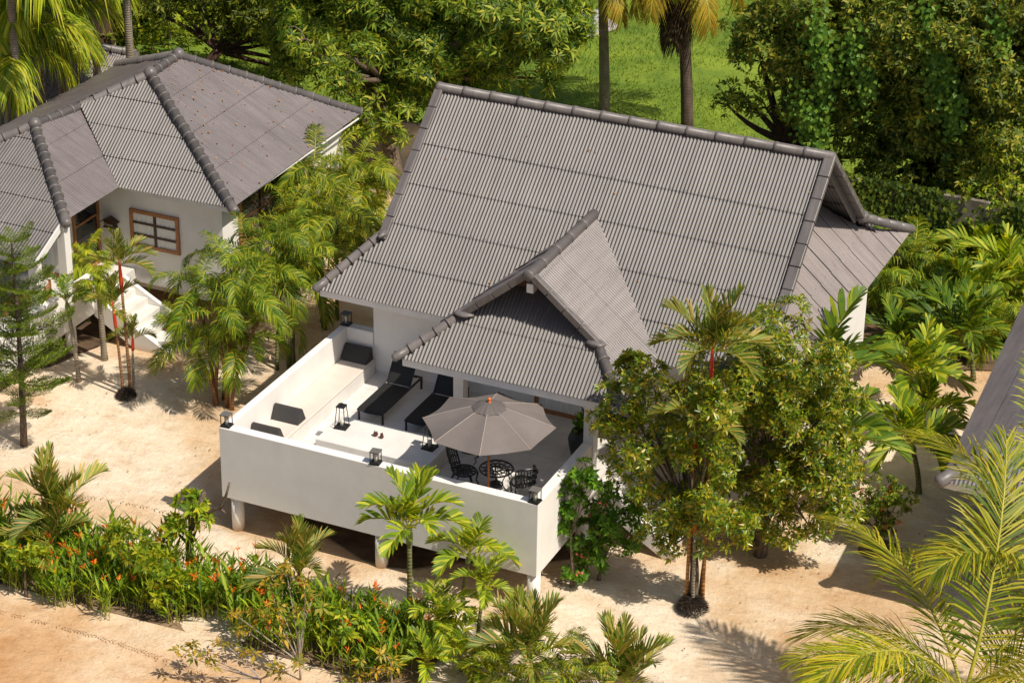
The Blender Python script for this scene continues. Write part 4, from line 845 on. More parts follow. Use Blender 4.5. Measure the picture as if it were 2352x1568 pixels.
mb = MB(); mb.lathe((0, 0, 0), [(.16, 0), (.26, .12), (.32, .30), (.34, .33), (.30, .34), (.28, .29), (.01, .28)], 24); mb.build('pot', 'copper', PT, True)
for i in range(9): o = link('frond', FS['arecad'][('up', 'mid', 'low')[i // 3]][i % 3], PT); o.location = (0, 0, .28); o.rotation_euler = (0, 0, i * 2.4); o.scale = (.42,) * 3
# --- Norfolk pine
def pine_branch(seed):
    rg = np.random.default_rng(seed); mb = MB(); L = 1.3; s = np.linspace(0, 1, 10)[:, None]
    R_ = np.hstack([s * L, s * 0, .10 * s - .05 + .42 * s ** 2.5]); mb.tube(R_, np.linspace(.018, .006, 10), 5); V0 = np.vstack(mb.V); q0 = np.array([f for f in mb.F if len(f) == 4])
    P = []; D = []; U = []
    def spray(a, b, n):
        for t in np.linspace(0, 1, n):
            p = a * (1 - t) + b * t; d = nrm(b - a)
            for k in range(3):
                r_ = nrm(rg.normal(0, 1, 3)); dd = nrm(d * .9 + r_ * .75 + np.array([0, 0, .25])); P.append(p); D.append(dd); U.append(nrm(rg.normal(0, 1, 3)))
    for i in range(17):
        t = .10 + .9 * i / 16; p = np.array([t * L, 0, .10 * t - .05 + .28 * t ** 2.5])
        for sd_ in (-1, 1):
            l = .42 * math.sin(PI * (.12 + .8 * t)) * rg.uniform(.8, 1.1); q = p + np.array([l * .55, sd_ * l * .8, l * .18 + .03]); spray(p, q, 9)
    spray(np.array([.2, 0, 0]), np.array([L, 0, .33]), 20)
    P, D, U = map(np.array, (P, D, U)); V, F = leaf_arrays(P, D, U, rg.uniform(.07, .12, len(P)), np.full(len(P), .018), .0)
    return np_mesh('branch', np.vstack([V0, V]), [q0, F + len(V0)], ['bark', 'lf_pine'], np.concatenate([np.zeros(len(q0)), np.ones(len(F))]))
b = onz(55, 1022); PN = thing('norfolk_pine', 'tiered Norfolk pine with rough brown trunk on the open sand', 'tree', (b[0], b[1], 0)); t = at(28, 545, b[1]); hh = t[2]; lx = t[0] - b[0]
mb = MB(); s = np.linspace(0, 1, 14)[:, None]; mb.tube(np.hstack([s * lx, .05 * np.sin(s * 4), s * hh]), np.linspace(.095, .02, 14) , 8); mb.build('trunk', 'bark', PN, True)
pb = [pine_branch(i) for i in range(3)]; rg = random.Random(4)
for i, z in enumerate(np.linspace(1.0, hh - .1, 12)):
    f = z / hh; k = 5 if f > .35 else 3
    for j in range(k):
        o = link('branch', rg.choice(pb), PN); o.location = (lx * f, 0, z); s_ = (1.55 - 1.1 * f) * rg.uniform(.75, 1.1) * (.6 if f < .28 else 1); o.scale = (s_,) * 3; o.rotation_euler = (rg.uniform(-.2, .2), rg.uniform(-.1, .3) - .35 * f, j * 2 * PI / k + i * .9 + rg.uniform(-.2, .2))
def pineclone(px, py, sc_, rz, label):
    o = copy_tree(PN, tuple(onz(px, py)), rz, label); o.scale = (sc_,) * 3
pineclone(-75, 860, .9, 2.0, 'second Norfolk pine cut off at the edge behind the first')
# --- heliconia bed
def heli_mesh(seed):
    rg = np.random.default_rng(seed); P, D, U, Ls, Ws = [], [], [], [], []; fl = []; mb = MB()
    for i in range(9):
        a = rg.uniform(0, 6.28); r_ = rg.uniform(.02, .26); b_ = np.array([r_ * math.cos(a), r_ * math.sin(a), 0]); tl = nrm(np.array([rg.normal(0, .16), rg.normal(0, .16), 1])); h = rg.uniform(.55, 1.0); mb.tube([b_, b_ + tl * h], [.010, .006], 4, cap=False)
        for j in range(5):
            t = .25 + .7 * j / 4; az = a + j * 2.6 + rg.normal(0, .3); up = rg.uniform(.9, 1.7) + .5 * t; d = nrm(np.array([math.cos(az), math.sin(az), up])); P.append(b_ + tl * h * t); D.append(d); U.append(np.array([-math.cos(az), -math.sin(az), .6])); Ls.append(rg.uniform(.30, .50)); Ws.append(rg.uniform(.05, .085))
        if i < 3: fl.append(b_ + tl * (h + rg.uniform(.10, .45)))
    P, D, U = map(np.array, (P, D, U)); V, F = leaf_arrays(P, D, nrm(U), np.array(Ls), np.array(Ws), .16, .2); V0 = np.vstack(mb.V); q0 = np.array(mb.F)
    return np_mesh('foliage', np.vstack([V0, V]), [q0, F + len(V0)], ['rachis', 'lf_heli'], np.concatenate([np.zeros(len(q0)), np.ones(len(F))])), fl
def heli_flower(seed):
    rg = np.random.default_rng(seed); n = 7; mb = MB(); mb.tube([(0, 0, -.4), (0, 0, 0)], .005, 4, cap=False); P = np.stack([np.zeros(n), np.zeros(n), np.linspace(-.04, .08, n)], 1); az = np.arange(n) * PI + rg.normal(0, .5, n)
    D = nrm(np.stack([np.cos(az), np.sin(az), rg.uniform(.5, 1.4, n)], 1)); V, F = leaf_arrays(P, D, nrm(rg.normal(0, 1, (n, 3))), rg.uniform(.09, .15, n), np.full(n, .035), 0); V0 = np.vstack(mb.V); q0 = np.array(mb.F)
    return np_mesh('flower', np.vstack([V0, V]), [q0, F + len(V0)], ['rachis', 'fl_or'], np.concatenate([np.zeros(len(q0)), np.ones(len(F))]))
HM = [heli_mesh(i) for i in range(6)]; HF = [heli_flower(i) for i in range(4)]; rg = random.Random(11); i = 0
x = -7.0
while x < 6.6:
    y = -2.25 - .05 * x * 0
    edge = -4.15 + .35 * math.sin(x * .8) + (.5 if x > 4.6 else 0)
    while y > edge:
        px, py = x + rg.uniform(-.17, .17), y + rg.uniform(-.17, .17); me, fl = HM[i % 6]; o = thing('heliconia', 'heliconia plant with orange bracts in the dense flower bed beside the sand path', 'plant', (px, py, 0), rg.uniform(0, 6.28), 'heliconia plants in the flower bed'); s_ = rg.uniform(.8, 1.18) * (1.0 if y > -3.6 else .85); o.scale = (s_,) * 3
        link('foliage', me, o)
        for q in fl[:rg.choice((0, 1, 1, 2))]: f = link('flower', HF[rg.randrange(4)], o); f.location = tuple(q); f.scale = (.95,) * 3
        y -= .40; i += 1
    x += .40
# low leaf litter / soil under the bed
mb = MB(); 
for k, (x0, x1) in enumerate(((-7.4, 6.9),)): mb.add([(x0, -4.35, .012), (x1, -3.9, .012), (x1, -2.0, .012), (x0, -2.0, .012)], [(0, 1, 2, 3)])
o = mb.build('bed_soil', 'soil'); o['kind'] = 'structure'
# --- bushes
def bush(name, label, cat, bx, by, blobs, lm, k, L, W, dens, seed, **kw):
    b = onz(bx, by); b[2] = 0
    return tree(name, label, cat, b, [(*at(px, py, b[1] + (q[0] if q else 0)), r_) for px, py, r_, *q in blobs], lm, k, L, W, dens, seed=seed, **kw)
bush('pruned_tree', 'pollarded small tree with cut grey branch stubs and fresh green leaves in the bed', 'tree', 440, 1325, [(430, 1150, .22), (420, 1205, .34), (460, 1190, .28), (445, 1160, .2), (400, 1210, .2)], 'lf_lime', 7, .22, .085, 6, 21, trunk=(.09, .07), bark='bark')
def stub(root_label):
    b = onz(440, 1325); r_ = [o for o in bpy.data.objects if o.get('label', '').startswith(root_label)][0]; mb = MB()
    def w(px, py, dy=0): q = at(px, py, b[1] + dy); return (q[0] - b[0], q[1] - b[1], q[2])
    mb.tube([w(440, 1215), w(450, 1180), w(468, 1130)], [.07, .065, .06], 8); mb.tube([w(455, 1190), w(480, 1175), w(510, 1160), w(520, 1135), w(527, 1108)], [.05, .045, .05, .03, .025], 7); mb.tube([w(505, 1165), w(518, 1178)], [.03, .025], 6)
    mb.build('branch_stub', 'bark', r_, True)
stub('pollarded small tree')
bush('lime_bush', 'lime-leaved bush rising out of the heliconias', 'shrub', 300, 1380, [(290, 1240, .42), (330, 1270, .4), (360, 1290, .3), (270, 1250, .25)], 'lf_lime', 8, .2, .085, 7, 22, trunk=(.04, .03))
bush('lime_bush', 'lower lime-leaved bush in front of the pollarded tree', 'shrub', 395, 1425, [(380, 1335, .34), (410, 1345, .34), (370, 1360, .28)], 'lf_lime', 8, .19, .08, 7, 23, trunk=(.03, .02))
bush('lime_bush', 'lime-leaved bush near the left end of the heliconia bed', 'shrub', 60, 1370, [(40, 1265, .35), (75, 1290, .35)], 'lf_lime', 8, .19, .08, 7, 122, trunk=(.03, .02))
bush('lime_bush', 'lime-leaved bush at the right end of the heliconia bed', 'shrub', 780, 1510, [(770, 1420, .34), (800, 1440, .34), (760, 1450, .3)], 'lf_lime', 8, .19, .08, 7, 123, trunk=(.03, .02))
# pink flowered bush with a thin leaning trunk at the terrace corner
def flowers(mat, n, s_, size, name='flower'):
    def f(root, P, A, rng, base):
        for i in rng.choice(len(P), n, False):
            m_ = 9; pp = np.repeat(P[i][None] + A[i] * .1, m_, 0) + rng.normal(0, s_, (m_, 3)); V, F = leaf_arrays(pp, nrm(rng.normal(0, 1, (m_, 3)) + A[i]), nrm(rng.normal(0, 1, (m_, 3))), np.full(m_, size), np.full(m_, size * .7), .1); link(name, np_mesh(name, V, [F], mat), root)
    return f
bush('mussaenda_bush', 'spreading green bush with a few pink flower heads beside the terrace corner', 'shrub', 1375, 1330, [(1400, 1190, .50), (1360, 1230, .48), (1440, 1220, .42), (1400, 1260, .45), (1340, 1270, .40), (1440, 1165, .35), (1370, 1300, .35), (1395, 1130, .3)], 'lf_mus', 7, .17, .08, 20, 24, trunk=(.04, .02), extra=flowers('fl_pink', 6, .06, .09))
bush('young_tree', 'thin leaning sapling with open leaf tufts against the terrace side wall', 'tree', 1312, 1345, [(1275, 1160, .16), (1290, 1120, .15), (1330, 1105, .2), (1345, 1080, .2), (1305, 1175, .14), (1370, 1110, .2), (1265, 1190, .12), (1325, 1145, .16), (1300, 1210, .1)], 'lf_mus', 7, .17, .08, 3.5, 25, trunk=(.035, .02), bark='bark', h=1.3, zmin=-1)
bush('low_bush', 'small bright bush with one pink bloom on the sand below the sapling', 'shrub', 1320, 1345, [(1300, 1330, .2), (1325, 1320, .24), (1285, 1335, .15)], 'lf_mus', 7, .15, .075, 8, 26, trunk=(.02, .015), extra=flowers('fl_pink', 1, .03, .07))
bush('ixora_bush', 'rounded dark bush dotted with red flowers on a mound of soil', 'shrub', 2022, 1258, [(1990, 1150, .50), (2040, 1170, .5), (2010, 1200, .48), (1960, 1180, .36), (2070, 1140, .35), (2030, 1115, .35)], 'lf_mango', 8, .10, .05, 34, 27, trunk=(.07, .04), extra=flowers('fl_red', 12, .05, .06))
q = onz(2022, 1262); mb = MB(); mb.ball((q[0], q[1], -.09), .6, 18, sz=.28); o = mb.build('soil_mound', 'soil', smooth=True); o['kind'] = 'structure'
# --- leafy trees by the stair
b1 = onz(1590, 1392); Y1 = b1[1] + .3
def LB(l, Y): return [(*at(px, py, Y + (q[0] if q else 0)), r_) for px, py, r_, *q in l]
tree('leafy_tree', 'small-leaved glossy tree with a clump of bare stems on the sand before the stair', 'tree', (b1[0], b1[1], 0), LB([(1470, 880, .62), (1430, 930, .5), (1510, 930, .66, .4), (1420, 1000, .5), (1480, 1010, .72), (1560, 990, .6, .4), (1560, 1080, .72), (1470, 1090, .6), (1520, 1160, .68), (1600, 1150, .62), (1580, 1230, .56), (1640, 1210, .5), (1500, 1220, .4), (1440, 1060, .45), (1625, 1090, .5), (1550, 1250, .4), (1600, 1060, .5, -.3), (1590, 1000, .5, -.3), (1640, 1150, .5, -.4), (1610, 1190, .45, -.4), (1440, 860, .45), (1500, 850, .4), (1400, 960, .4), (1580, 930, .55), (1650, 1050, .55), (1660, 1240, .4), (1680, 1200, .45), (1655, 955, .5, -.5), (1628, 925, .4, -.5), (1665, 890, .35, -.4)], Y1 - .25), 'lf_star', 7, .145, .056, 24, trunk=(.10, .06), seed=31, h=2.0, sub=.5, lean=(.1, .1))
b2 = onz(1745, 1275); Y2 = b2[1]
tree('leafy_tree', 'larger rounded glossy tree with orange young leaves hiding the villa corner', 'tree', (b2[0], b2[1], 0), LB([(1720, 790, .85), (1790, 770, .8), (1850, 830, .85), (1690, 850, .8), (1760, 870, 1.0), (1840, 920, .95), (1700, 940, .9), (1770, 980, 1.0), (1880, 980, .8), (1850, 1050, .9), (1720, 1040, .9), (1780, 1100, .95), (1900, 1100, .8), (1830, 1150, .8), (1720, 1140, .7), (1930, 1170, .5), (1770, 1190, .6), (1910, 1040, .6), (1735, 1230, .35), (1640, 900, .5), (1670, 1010, .7), (1650, 1100, .6), (1690, 1180, .6), (1930, 920, .5), (1800, 1210, .6), (1860, 1210, .5), (1950, 1060, .5), (1640, 960, .6)], Y2), 'lf_star', 7, .145, .056, 20, trunk=(.13, .08), seed=32, h=2.2, sub=.5)
# stems and red sealing palm in the same root mound
P1('tall sealing palm with red shaft standing through the leafy tree crown', 1612, 1392, 1640, 780, 'lip', 14, 'sealing_palm', sh=1.3, shaft='red', tmat='tr_orange', r=.038, seed=33, scale=1.0)
P1('sealing palm with orange stem inside the leafy tree before the stair', 1575, 1392, 1600, 950, 'lip', 9, 'sealing_palm', sh=1.0, shaft='red', tmat='tr_orange', r=.036, seed=34, scale=.8)
P1('pale bare-stemmed palm in the root mound under the leafy tree', 1590, 1400, 1598, 1180, 'lip', 3, 'sealing_palm', sh=.5, shaft='red', tmat='tr_grey', r=.038, seed=35, scale=.6)
P1('short grey palm stem leaning in the root mound under the leafy tree', 1606, 1385, 1628, 1190, 'lip', 3, 'sealing_palm', sh=.5, shaft='red', tmat='tr_grey', r=.034, seed=36, scale=.6)
q = onz(1590, 1400); rgm = np.random.default_rng(8); n = 3500; a = rgm.uniform(0, 6.28, n); rr0 = .30 * rgm.uniform(0, 1, n) ** .7; Pm = np.stack([rr0 * np.cos(a), rr0 * np.sin(a), .34 * (1 - (rr0 / .32) ** 2)], 1); Dm = nrm(np.stack([np.cos(a), np.sin(a), rgm.uniform(-.4, .6, n)], 1))
V, F = leaf_arrays(Pm, Dm, nrm(rgm.normal(0, 1, (n, 3))), rgm.uniform(.05, .14, n), np.full(n, .012), .3); o = link('root_mound', np_mesh('root_mound', V, [F], 'fur'), None, (q[0], q[1], 0)); tag(o, 'shaggy brown root mound at the foot of the stem cluster', 'roots')
q = onz(290, 912); o2 = o.copy(); COL.objects.link(o2); o2.location = (q[0], q[1], 0); o2.scale = (.75, .75, .7); o2['label'] = 'shaggy root mound at the foot of the red sealing palms near the white stair'
# broad dark palms behind the big leafy tree
P1('dark broad-leaved palm spreading beyond the leafy tree toward the path', 1905, 1130, 1900, 860, 'broadd', 10, sh=.4, shaft='shaft', seed=41, scale=1.55, r=.06)
P1('dark broad-leaved palm lower down between leafy tree and path', 1900, 1190, 1915, 1010, 'broadd', 9, sh=.3, shaft='shaft', seed=42, scale=1.4, r=.06)
# --- right hand side palms
for i, (bx, by, cx, cy, fs, sc_, nf, lab) in enumerate([
    (2120, 1000, 2110, 855, 'manila', 1.15, 9, 'bright lime palm in the middle of the side path'),
    (2110, 1130, 2100, 1010, 'manila', 1.1, 11, 'low lime palm with wide leaflets beside the grey roof corner'),
    (2175, 1010, 2150, 930, 'manila', .9, 7, 'small yellowish palm between the two lime palms'),
    (2235, 870, 2225, 770, 'manilad', 1.25, 10, 'mid green broad palm above the grey roof edge'),
    (2260, 780, 2250, 690, 'manila', 1.2, 9, 'sunlit broad palm in the border by the ivy wall'),
    (2330, 750, 2330, 640, 'manila', 1.25, 9, 'tall broad palm at the far right of the border'),
    (2180, 800, 2170, 730, 'manilad', 1.2, 9, 'broad palm at the inner end of the palm border'),
    (2290, 680, 2270, 600, 'manila', 1.25, 9, 'upright broad palm in front of the bare wall patch'),
    (2090, 850, 2080, 790, 'manilad', 1.0, 8, 'dark low palm casting its shadow on the orange path')]):
    P1(lab, bx, by, cx, cy, fs.replace('manila', 'broad'), nf + 4, sh=.3, shaft='shaft', seed=50 + i, scale=sc_ * 1.0, r=.06, name='broad_leaved_palm')
for i, (bx, by, tops) in enumerate([(2040, 690, [(2020, 640), (2060, 640), (2040, 600), (2000, 650)]), (2110, 700, [(2100, 640), (2130, 660), (2090, 610)]), (2190, 730, [(2180, 660), (2210, 690), (2150, 690)]), (2280, 760, [(2290, 700), (2320, 720)]), (2070, 640, [(2070, 580), (2110, 590)]), (2160, 660, [(2150, 600), (2190, 610)]), (1990, 720, [(1990, 680)]), (2340, 820, [(2330, 780), (2300, 760)])]):
    clump(('leafy areca palm in the dense border before the ivy wall'), bx, by, tops, 'areca' if i % 2 else 'arecad', 8, .3, 'areca palms of the border by the ivy wall', 60 + i, r=.04, scale=.92)
# --- foreground palms along the path
P1('tall green-stemmed palm with broad lime fronds before the front terrace wall', 942, 1440, 940, 1195, 'broad', 11, sh=.55, shaft='shaft', tmat='tr_green', r=.055, seed=71, scale=1.0, name='broad_leaved_palm')
P1('slim palm with drooping lime fronds between pillar and tall palm', 1062, 1395, 1075, 1262, 'broad', 8, sh=.3, shaft='shaft', seed=72, scale=.82, r=.045, name='broad_leaved_palm')
P1('slim green-stemmed palm leaning before the corner pillar', 1095, 1500, 1110, 1335, 'broad', 9, sh=.3, shaft='shaft', seed=73, scale=.58, r=.04, name='broad_leaved_palm')
P1('small lime palm below the slim leaning palms', 1020, 1510, 1012, 1430, 'manila', 9, sh=.15, shaft='shaft', seed=74, scale=.7, r=.03, name='broad_leaved_palm')
P1('low lime palm spreading at the lower edge beside the leaning palms', 1060, 1540, 1055, 1490, 'manila', 10, sh=.1, seed=75, scale=.65, r=.03, name='broad_leaved_palm')
P1('dark leafy palm at the foot of the tall green-stemmed palm', 930, 1500, 925, 1455, 'manilad', 10, sh=.1, seed=76, scale=.65, r=.03, name='broad_leaved_palm')
P1('sealing palm with vivid red shaft and spiky fronds in the foreground', 1236, 1600, 1232, 1500, 'lip', 14, 'sealing_palm', sh=.7, shaft='red', seed=77, scale=1.0, r=.035, mix=(.5, .3, .2))
P1('spiky sealing palm low at the lower edge right of the red shafted one', 1440, 1640, 1440, 1565, 'lip', 13, 'sealing_palm', sh=.5, shaft='red', seed=78, scale=1.05, r=.035, mix=(.55, .3, .15))
clump('low bright areca palm filling the lower edge between the sealing palms', 1310, 1600, [(1290, 1550), (1330, 1560)], 'areca', 8, .2, None, 79, r=.03, scale=.7)
P1('sealing palm with red shaft rising from the flower bed before the terrace', 695, 1420, 690, 1310, 'lip', 9, 'sealing_palm', sh=.7, shaft='red', seed=80, scale=1.0, r=.035, mix=(.5, .35, .15))
P1('multi-shafted red sealing palm at the left of the flower bed', 108, 1300, 112, 1160, 'lip', 11, 'sealing_palm', sh=.8, shaft='red', seed=81, scale=1.05, r=.035, mix=(.55, .3, .15))
P1('lower red-shafted sealing palm beside the tall one at the left of the bed', 90, 1310, 95, 1225, 'lip', 9, 'sealing_palm', sh=.6, shaft='red', seed=82, scale=.85, r=.035)
P1('low lime palm between the umbrella-leaved sapling and the leaning palms', 985, 1560, 980, 1505, 'broad', 9, sh=.1, seed=171, scale=.55, r=.03, name='broad_leaved_palm')
P1('leafy lime palm right of the leaning palms at the lower edge', 1130, 1590, 1130, 1530, 'broad', 9, sh=.1, seed=172, scale=.55, r=.03, name='broad_leaved_palm')
P1('dark spiky palm behind the vivid red shafted one', 1200, 1500, 1195, 1440, 'lip', 9, 'sealing_palm', sh=.4, shaft='red', seed=173, scale=.75, r=.03)
clump('small feathery areca palm left of the vivid red shafted palm', 1170, 1600, [(1160, 1545), (1190, 1560)], 'areca', 6, .1, None, 174, r=.03, scale=.45)
P1('small lime palm with upright fronds between the two slim palms', 1030, 1480, 1020, 1440, 'broad', 7, sh=.1, seed=175, scale=.6, r=.03, name='broad_leaved_palm')
# --- sparse umbrella-leaved saplings at the lower edge
def sch(label, bx, by, tips, seed):
    b = onz(bx, by); rg_ = np.random.default_rng(seed); T_ = thing('umbrella_sapling', label, 'sapling', (b[0], b[1], 0)); mb = MB(); top = at(*tips[0][:2], b[1]); P = []; A = []
    mid = np.array([0, 0, .45])
    for (px, py) in tips:
        t = at(px, py, b[1] + rg_.uniform(-.3, .3)) - np.array([b[0], b[1], 0]); s_ = np.linspace(0, 1, 6)[:, None]; m_ = (mid + t) / 2 + rg_.normal(0, .07, 3); c_ = (1 - s_) ** 2 * mid + 2 * s_ * (1 - s_) * m_ + s_ ** 2 * t; mb.tube(c_, np.linspace(.016, .006, 6), 5)
        for k in range(4): P.append(t + rg_.normal(0, .10, 3)); A.append(np.array([rg_.normal(0, .5), rg_.normal(0, .5), 1.]))
    mb.tube([(0, 0, 0), mid], [.025, .018], 6); mb.build('trunk', pm('pale_twig', (.30, .25, .22), (.42, .37, .33)), T_, True)
    V, F = rosettes(np.array(P), np.array(A), 7, .20, .07, rg_, 1.45, .25, .2); link('foliage', np_mesh('foliage', V, [F], 'lf_sch'), T_)
sch('sparse pale-twigged sapling with yellow-green umbrella leaves before the flower bed', 690, 1560, [(655, 1300), (620, 1340), (700, 1330), (640, 1390), (690, 1400), (720, 1370), (600, 1420), (650, 1450), (560, 1440), (540, 1410)], 1)
sch('low sapling with a long arching twig of umbrella leaves at the lower edge', 600, 1600, [(560, 1500), (520, 1480), (490, 1520), (445, 1490), (420, 1500), (640, 1540), (390, 1555), (690, 1520)], 2)
sch('yellowish umbrella-leaved sapling at the foot of the tall palm', 900, 1580, [(830, 1530), (860, 1550), (800, 1545), (900, 1540), (880, 1500)], 3)
# --- coconut palms at the right edge
def coco(label, c, az_list, seed, tr=True):
    T_ = thing('coconut_palm', label, 'palm', (c[0], c[1], 0)); rg_ = random.Random(seed)
    if tr: mb = MB(); s_ = np.linspace(0, 1, 8)[:, None]; mb.tube(np.hstack([s_ * 0, s_ * 0, s_ * (c[2] - .1)]), np.linspace(.17, .12, 8), 12); mb.build('trunk', 'tr_coco', T_, True)
    for (az, cl, s_, rx, ry) in az_list:
        o = link('frond', FS['coco'][cl][rg_.randrange(2)], T_); o.location = (0, 0, c[2]); o.rotation_euler = (rx, ry, math.radians(az)); o.scale = (s_,) * 3
    return T_
ca = onz(2215, 1600, 4.3)
coco('coconut palm with long yellow-ribbed fronds sweeping over the sand at the lower right', ca, [(121, 'up', 1.08, .3, .12), (152, 'long', 1.0, .45, .0), (172, 'low', .85, .9, -.25), (205, 'long', .7, 0, .1), (60, 'mid', .9, 0, 0), (20, 'mid', .9, 0, 0), (200, 'low', .9, .2, 0), (235, 'mid', .9, 0, 0), (280, 'low', .9, 0, 0), (320, 'mid', .9, 0, 0), ], 1)
cb = onz(2440, 1370, 5.0)
coco('second coconut palm whose dark fronds reach in from beyond the right edge', cb, [(135, 'up', 1.0, .1, .05), (155, 'long', 1.0, .3, .0), (185, 'low', .9, .3, 0), (112, 'up', .95, 0, -.1), (240, 'mid', .9, 0, 0), (300, 'mid', .9, 0, 0), (0, 'mid', .9, 0, 0), (60, 'mid', .9, 0, 0), ], 2)
# --- background palms on the lawn
def lawnpalm(label, bx, by, cy, seed, tm, r_, cx=None, dead=4, yel=6):
    b = onz(bx, by); b[2] = 0; t = at(cx or bx, cy, b[1]); T_ = thing('coconut_palm', label, 'palm', tuple(b)); rg_ = random.Random(seed); s_ = np.linspace(0, 1, 9)[:, None]; mb = MB()
    mb.tube(np.hstack([s_ ** 1.4 * (t[0] - b[0]), s_ * 0, s_ * t[2]]), np.linspace(r_ * 1.35, r_, 9), 12); mb.build('trunk', tm, T_, True); a = 0
    for i in range(14 + dead + yel):
        a += 2.4 + rg_.uniform(-.2, .2); me = FS['coco'][('up', 'mid', 'low')[min(2, i // 5)]][i % 2] if i < 14 else (rg_.choice(FS['cocoy']['low']) if i < 14 + yel else FS['dead']['low'][0]); o = link('frond', me, T_); o.location = (t[0] - b[0], 0, t[2]); o.rotation_euler = (0, .0 if i < 14 else (.45 if i < 14 + yel else .12), a); s2 = rg_.uniform(.7, .9) if i < 14 else rg_.uniform(.8, 1.05); o.scale = (s2,) * 3
lawnpalm('coconut palm with smooth pale ringed trunk on the lawn', 1388, 285, -75, 1, 'tr_coco', .14, 1382, 0, 5)
lawnpalm('coconut palm with dark trunk and hanging yellow and dead fronds on the lawn', 1578, 320, -85, 2, 'tr_cocod', .16, 1560, 12, 6)
# --- palms at the upper left
for i, (cx, cy, Y, sc_, lab) in enumerate([(95, 60, 16.5, 1.65, 'tall feathery palm hanging over the neighbouring roof'), (20, 150, 13.5, 1.5, 'feathery palm at the left edge above the neighbouring roof ridge'), (150, -20, 19, 1.6, 'feathery palm half out of view at the top left'), (45, 40, 20, 1.5, 'rear feathery palm behind the leaning ones'), (-20, 60, 14, 1.6, 'feathery palm mostly beyond the left edge')]):
    t = at(cx, cy, Y); palm('feather_palm', lab, 'palm', (t[0] - .3, t[1], 0), [(0, 0, t[2], .3, 0)], FS['fluff'], 13, 'feathery palms behind the neighbouring villa', 'tr_grey', 'shaft', .12, sc_, 90 + i, .5, mix=(.15, .35, .5))
for i, (bx, by, Y, z) in enumerate([(222, 150, 17.5, 9.5), (300, 150, 17.0, 10.0), (140, 150, 15.0, 9.0), (40, 180, 12.5, 8.5)]):  # crowns above view shade the far roof; extra palms added for that
    t = at(bx, by, Y); palm('feather_palm', ['ringed slim palm trunk rising past the far villa roof', 'added slim palm behind the hipped roof peak, its unseen crown shading the far roof', 'slim palm trunk between roof and far villa', 'slim palm trunk at the left roof edge'][i], 'palm', (t[0], t[1], 0), [(0, 0, z, .2, -.3)], FS['fluff'], 15, None, 'tr_grey', 'shaft', .11, 1.9, 190 + i, .5, mix=(.2, .5, .3))
# --- large trees of the background
tb_ = onz(935, 408)
tree('mango_tree', 'big mango tree with leaf rosettes and leaning brown trunk by the old wall', 'tree', (tb_[0], 20.2, 0), LB([(780, 100, 1.7), (900, 50, 1.9), (990, 130, 1.7), (1100, 60, 1.9), (1190, 150, 1.4), (1240, 60, 1.5), (860, 200, 1.4), (920, 255, .9), (770, 10, 1.6), (850, 285, .6), (1010, 60, 1.6), (1020, 215, 1.1), (1110, 195, 1.1), (700, 100, 1.2), (1245, 180, .8), (1290, 110, .6), (830, 60, 1.6), (950, 180, 1.3), (1180, 20, 1.6), (960, 310, .45), (870, 320, .45), (1270, 20, 1.0), (850, 240, .75, -2.3), (885, 262, .8, -2.3), (838, 300, .45, -2.4), (872, 300, .6, -2.4), (905, 310, .5, -2.3), (925, 240, .8, -1.5), (800, 215, .7, -2), (790, 185, .7, -4.6), (745, 130, .8, -4.2), (830, 140, .9, -4), (700, 90, .8, -4), (760, -90, 1.6), (880, -70, 1.7), (690, -40, 1.4), (1000, -60, 1.8)], 22.0), 'lf_mango', 9, .29, .072, 7.5, trunk=(.22, .16), seed=41, h=3.0, lean=(-.9, .4), sub=.38, open_=1.25, droop=.3)
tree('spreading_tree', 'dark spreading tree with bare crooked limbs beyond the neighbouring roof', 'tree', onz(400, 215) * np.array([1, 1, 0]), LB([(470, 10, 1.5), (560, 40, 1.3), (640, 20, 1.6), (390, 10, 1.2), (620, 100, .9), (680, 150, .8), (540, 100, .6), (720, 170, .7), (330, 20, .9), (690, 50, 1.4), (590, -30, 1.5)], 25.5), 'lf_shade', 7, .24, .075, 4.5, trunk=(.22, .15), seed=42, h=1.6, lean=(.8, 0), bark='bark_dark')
bt = onz(222, 165); mb = MB(); s_ = np.linspace(0, 1, 10)[:, None]; BT = thing('old_tree', 'massive fissured brown trunk with dark foliage above the far villa roof', 'tree', (bt[0], bt[1], 0))
V = []
for sx, r_ in ((-.22, .30), (.20, .34)): mb.tube(np.hstack([sx + .05 * np.sin(s_ * 5), .1 * np.cos(s_ * 3 + sx), s_ * 7]), np.linspace(r_ * 1.3, r_, 10) * (1 + .06 * np.sin(np.arange(10) * 2.1)), 12)
mb.build('trunk', 'bark_dark', BT, True); P, A, _ = crown_points([(-.5, 0, 4.4, 1.0, .8), (1.6, 1.5, 3.8, 1.2, 1.0), (-2.0, 1.5, 4.6, 1.4, 1.2), (1, 0, 6.2, 1.8, 1.4)], 5, np.random.default_rng(3)); V, F = rosettes(P, A, 7, .2, .07, np.random.default_rng(3)); link('crown', np_mesh('crown', V, [F], 'lf_shade'), BT)
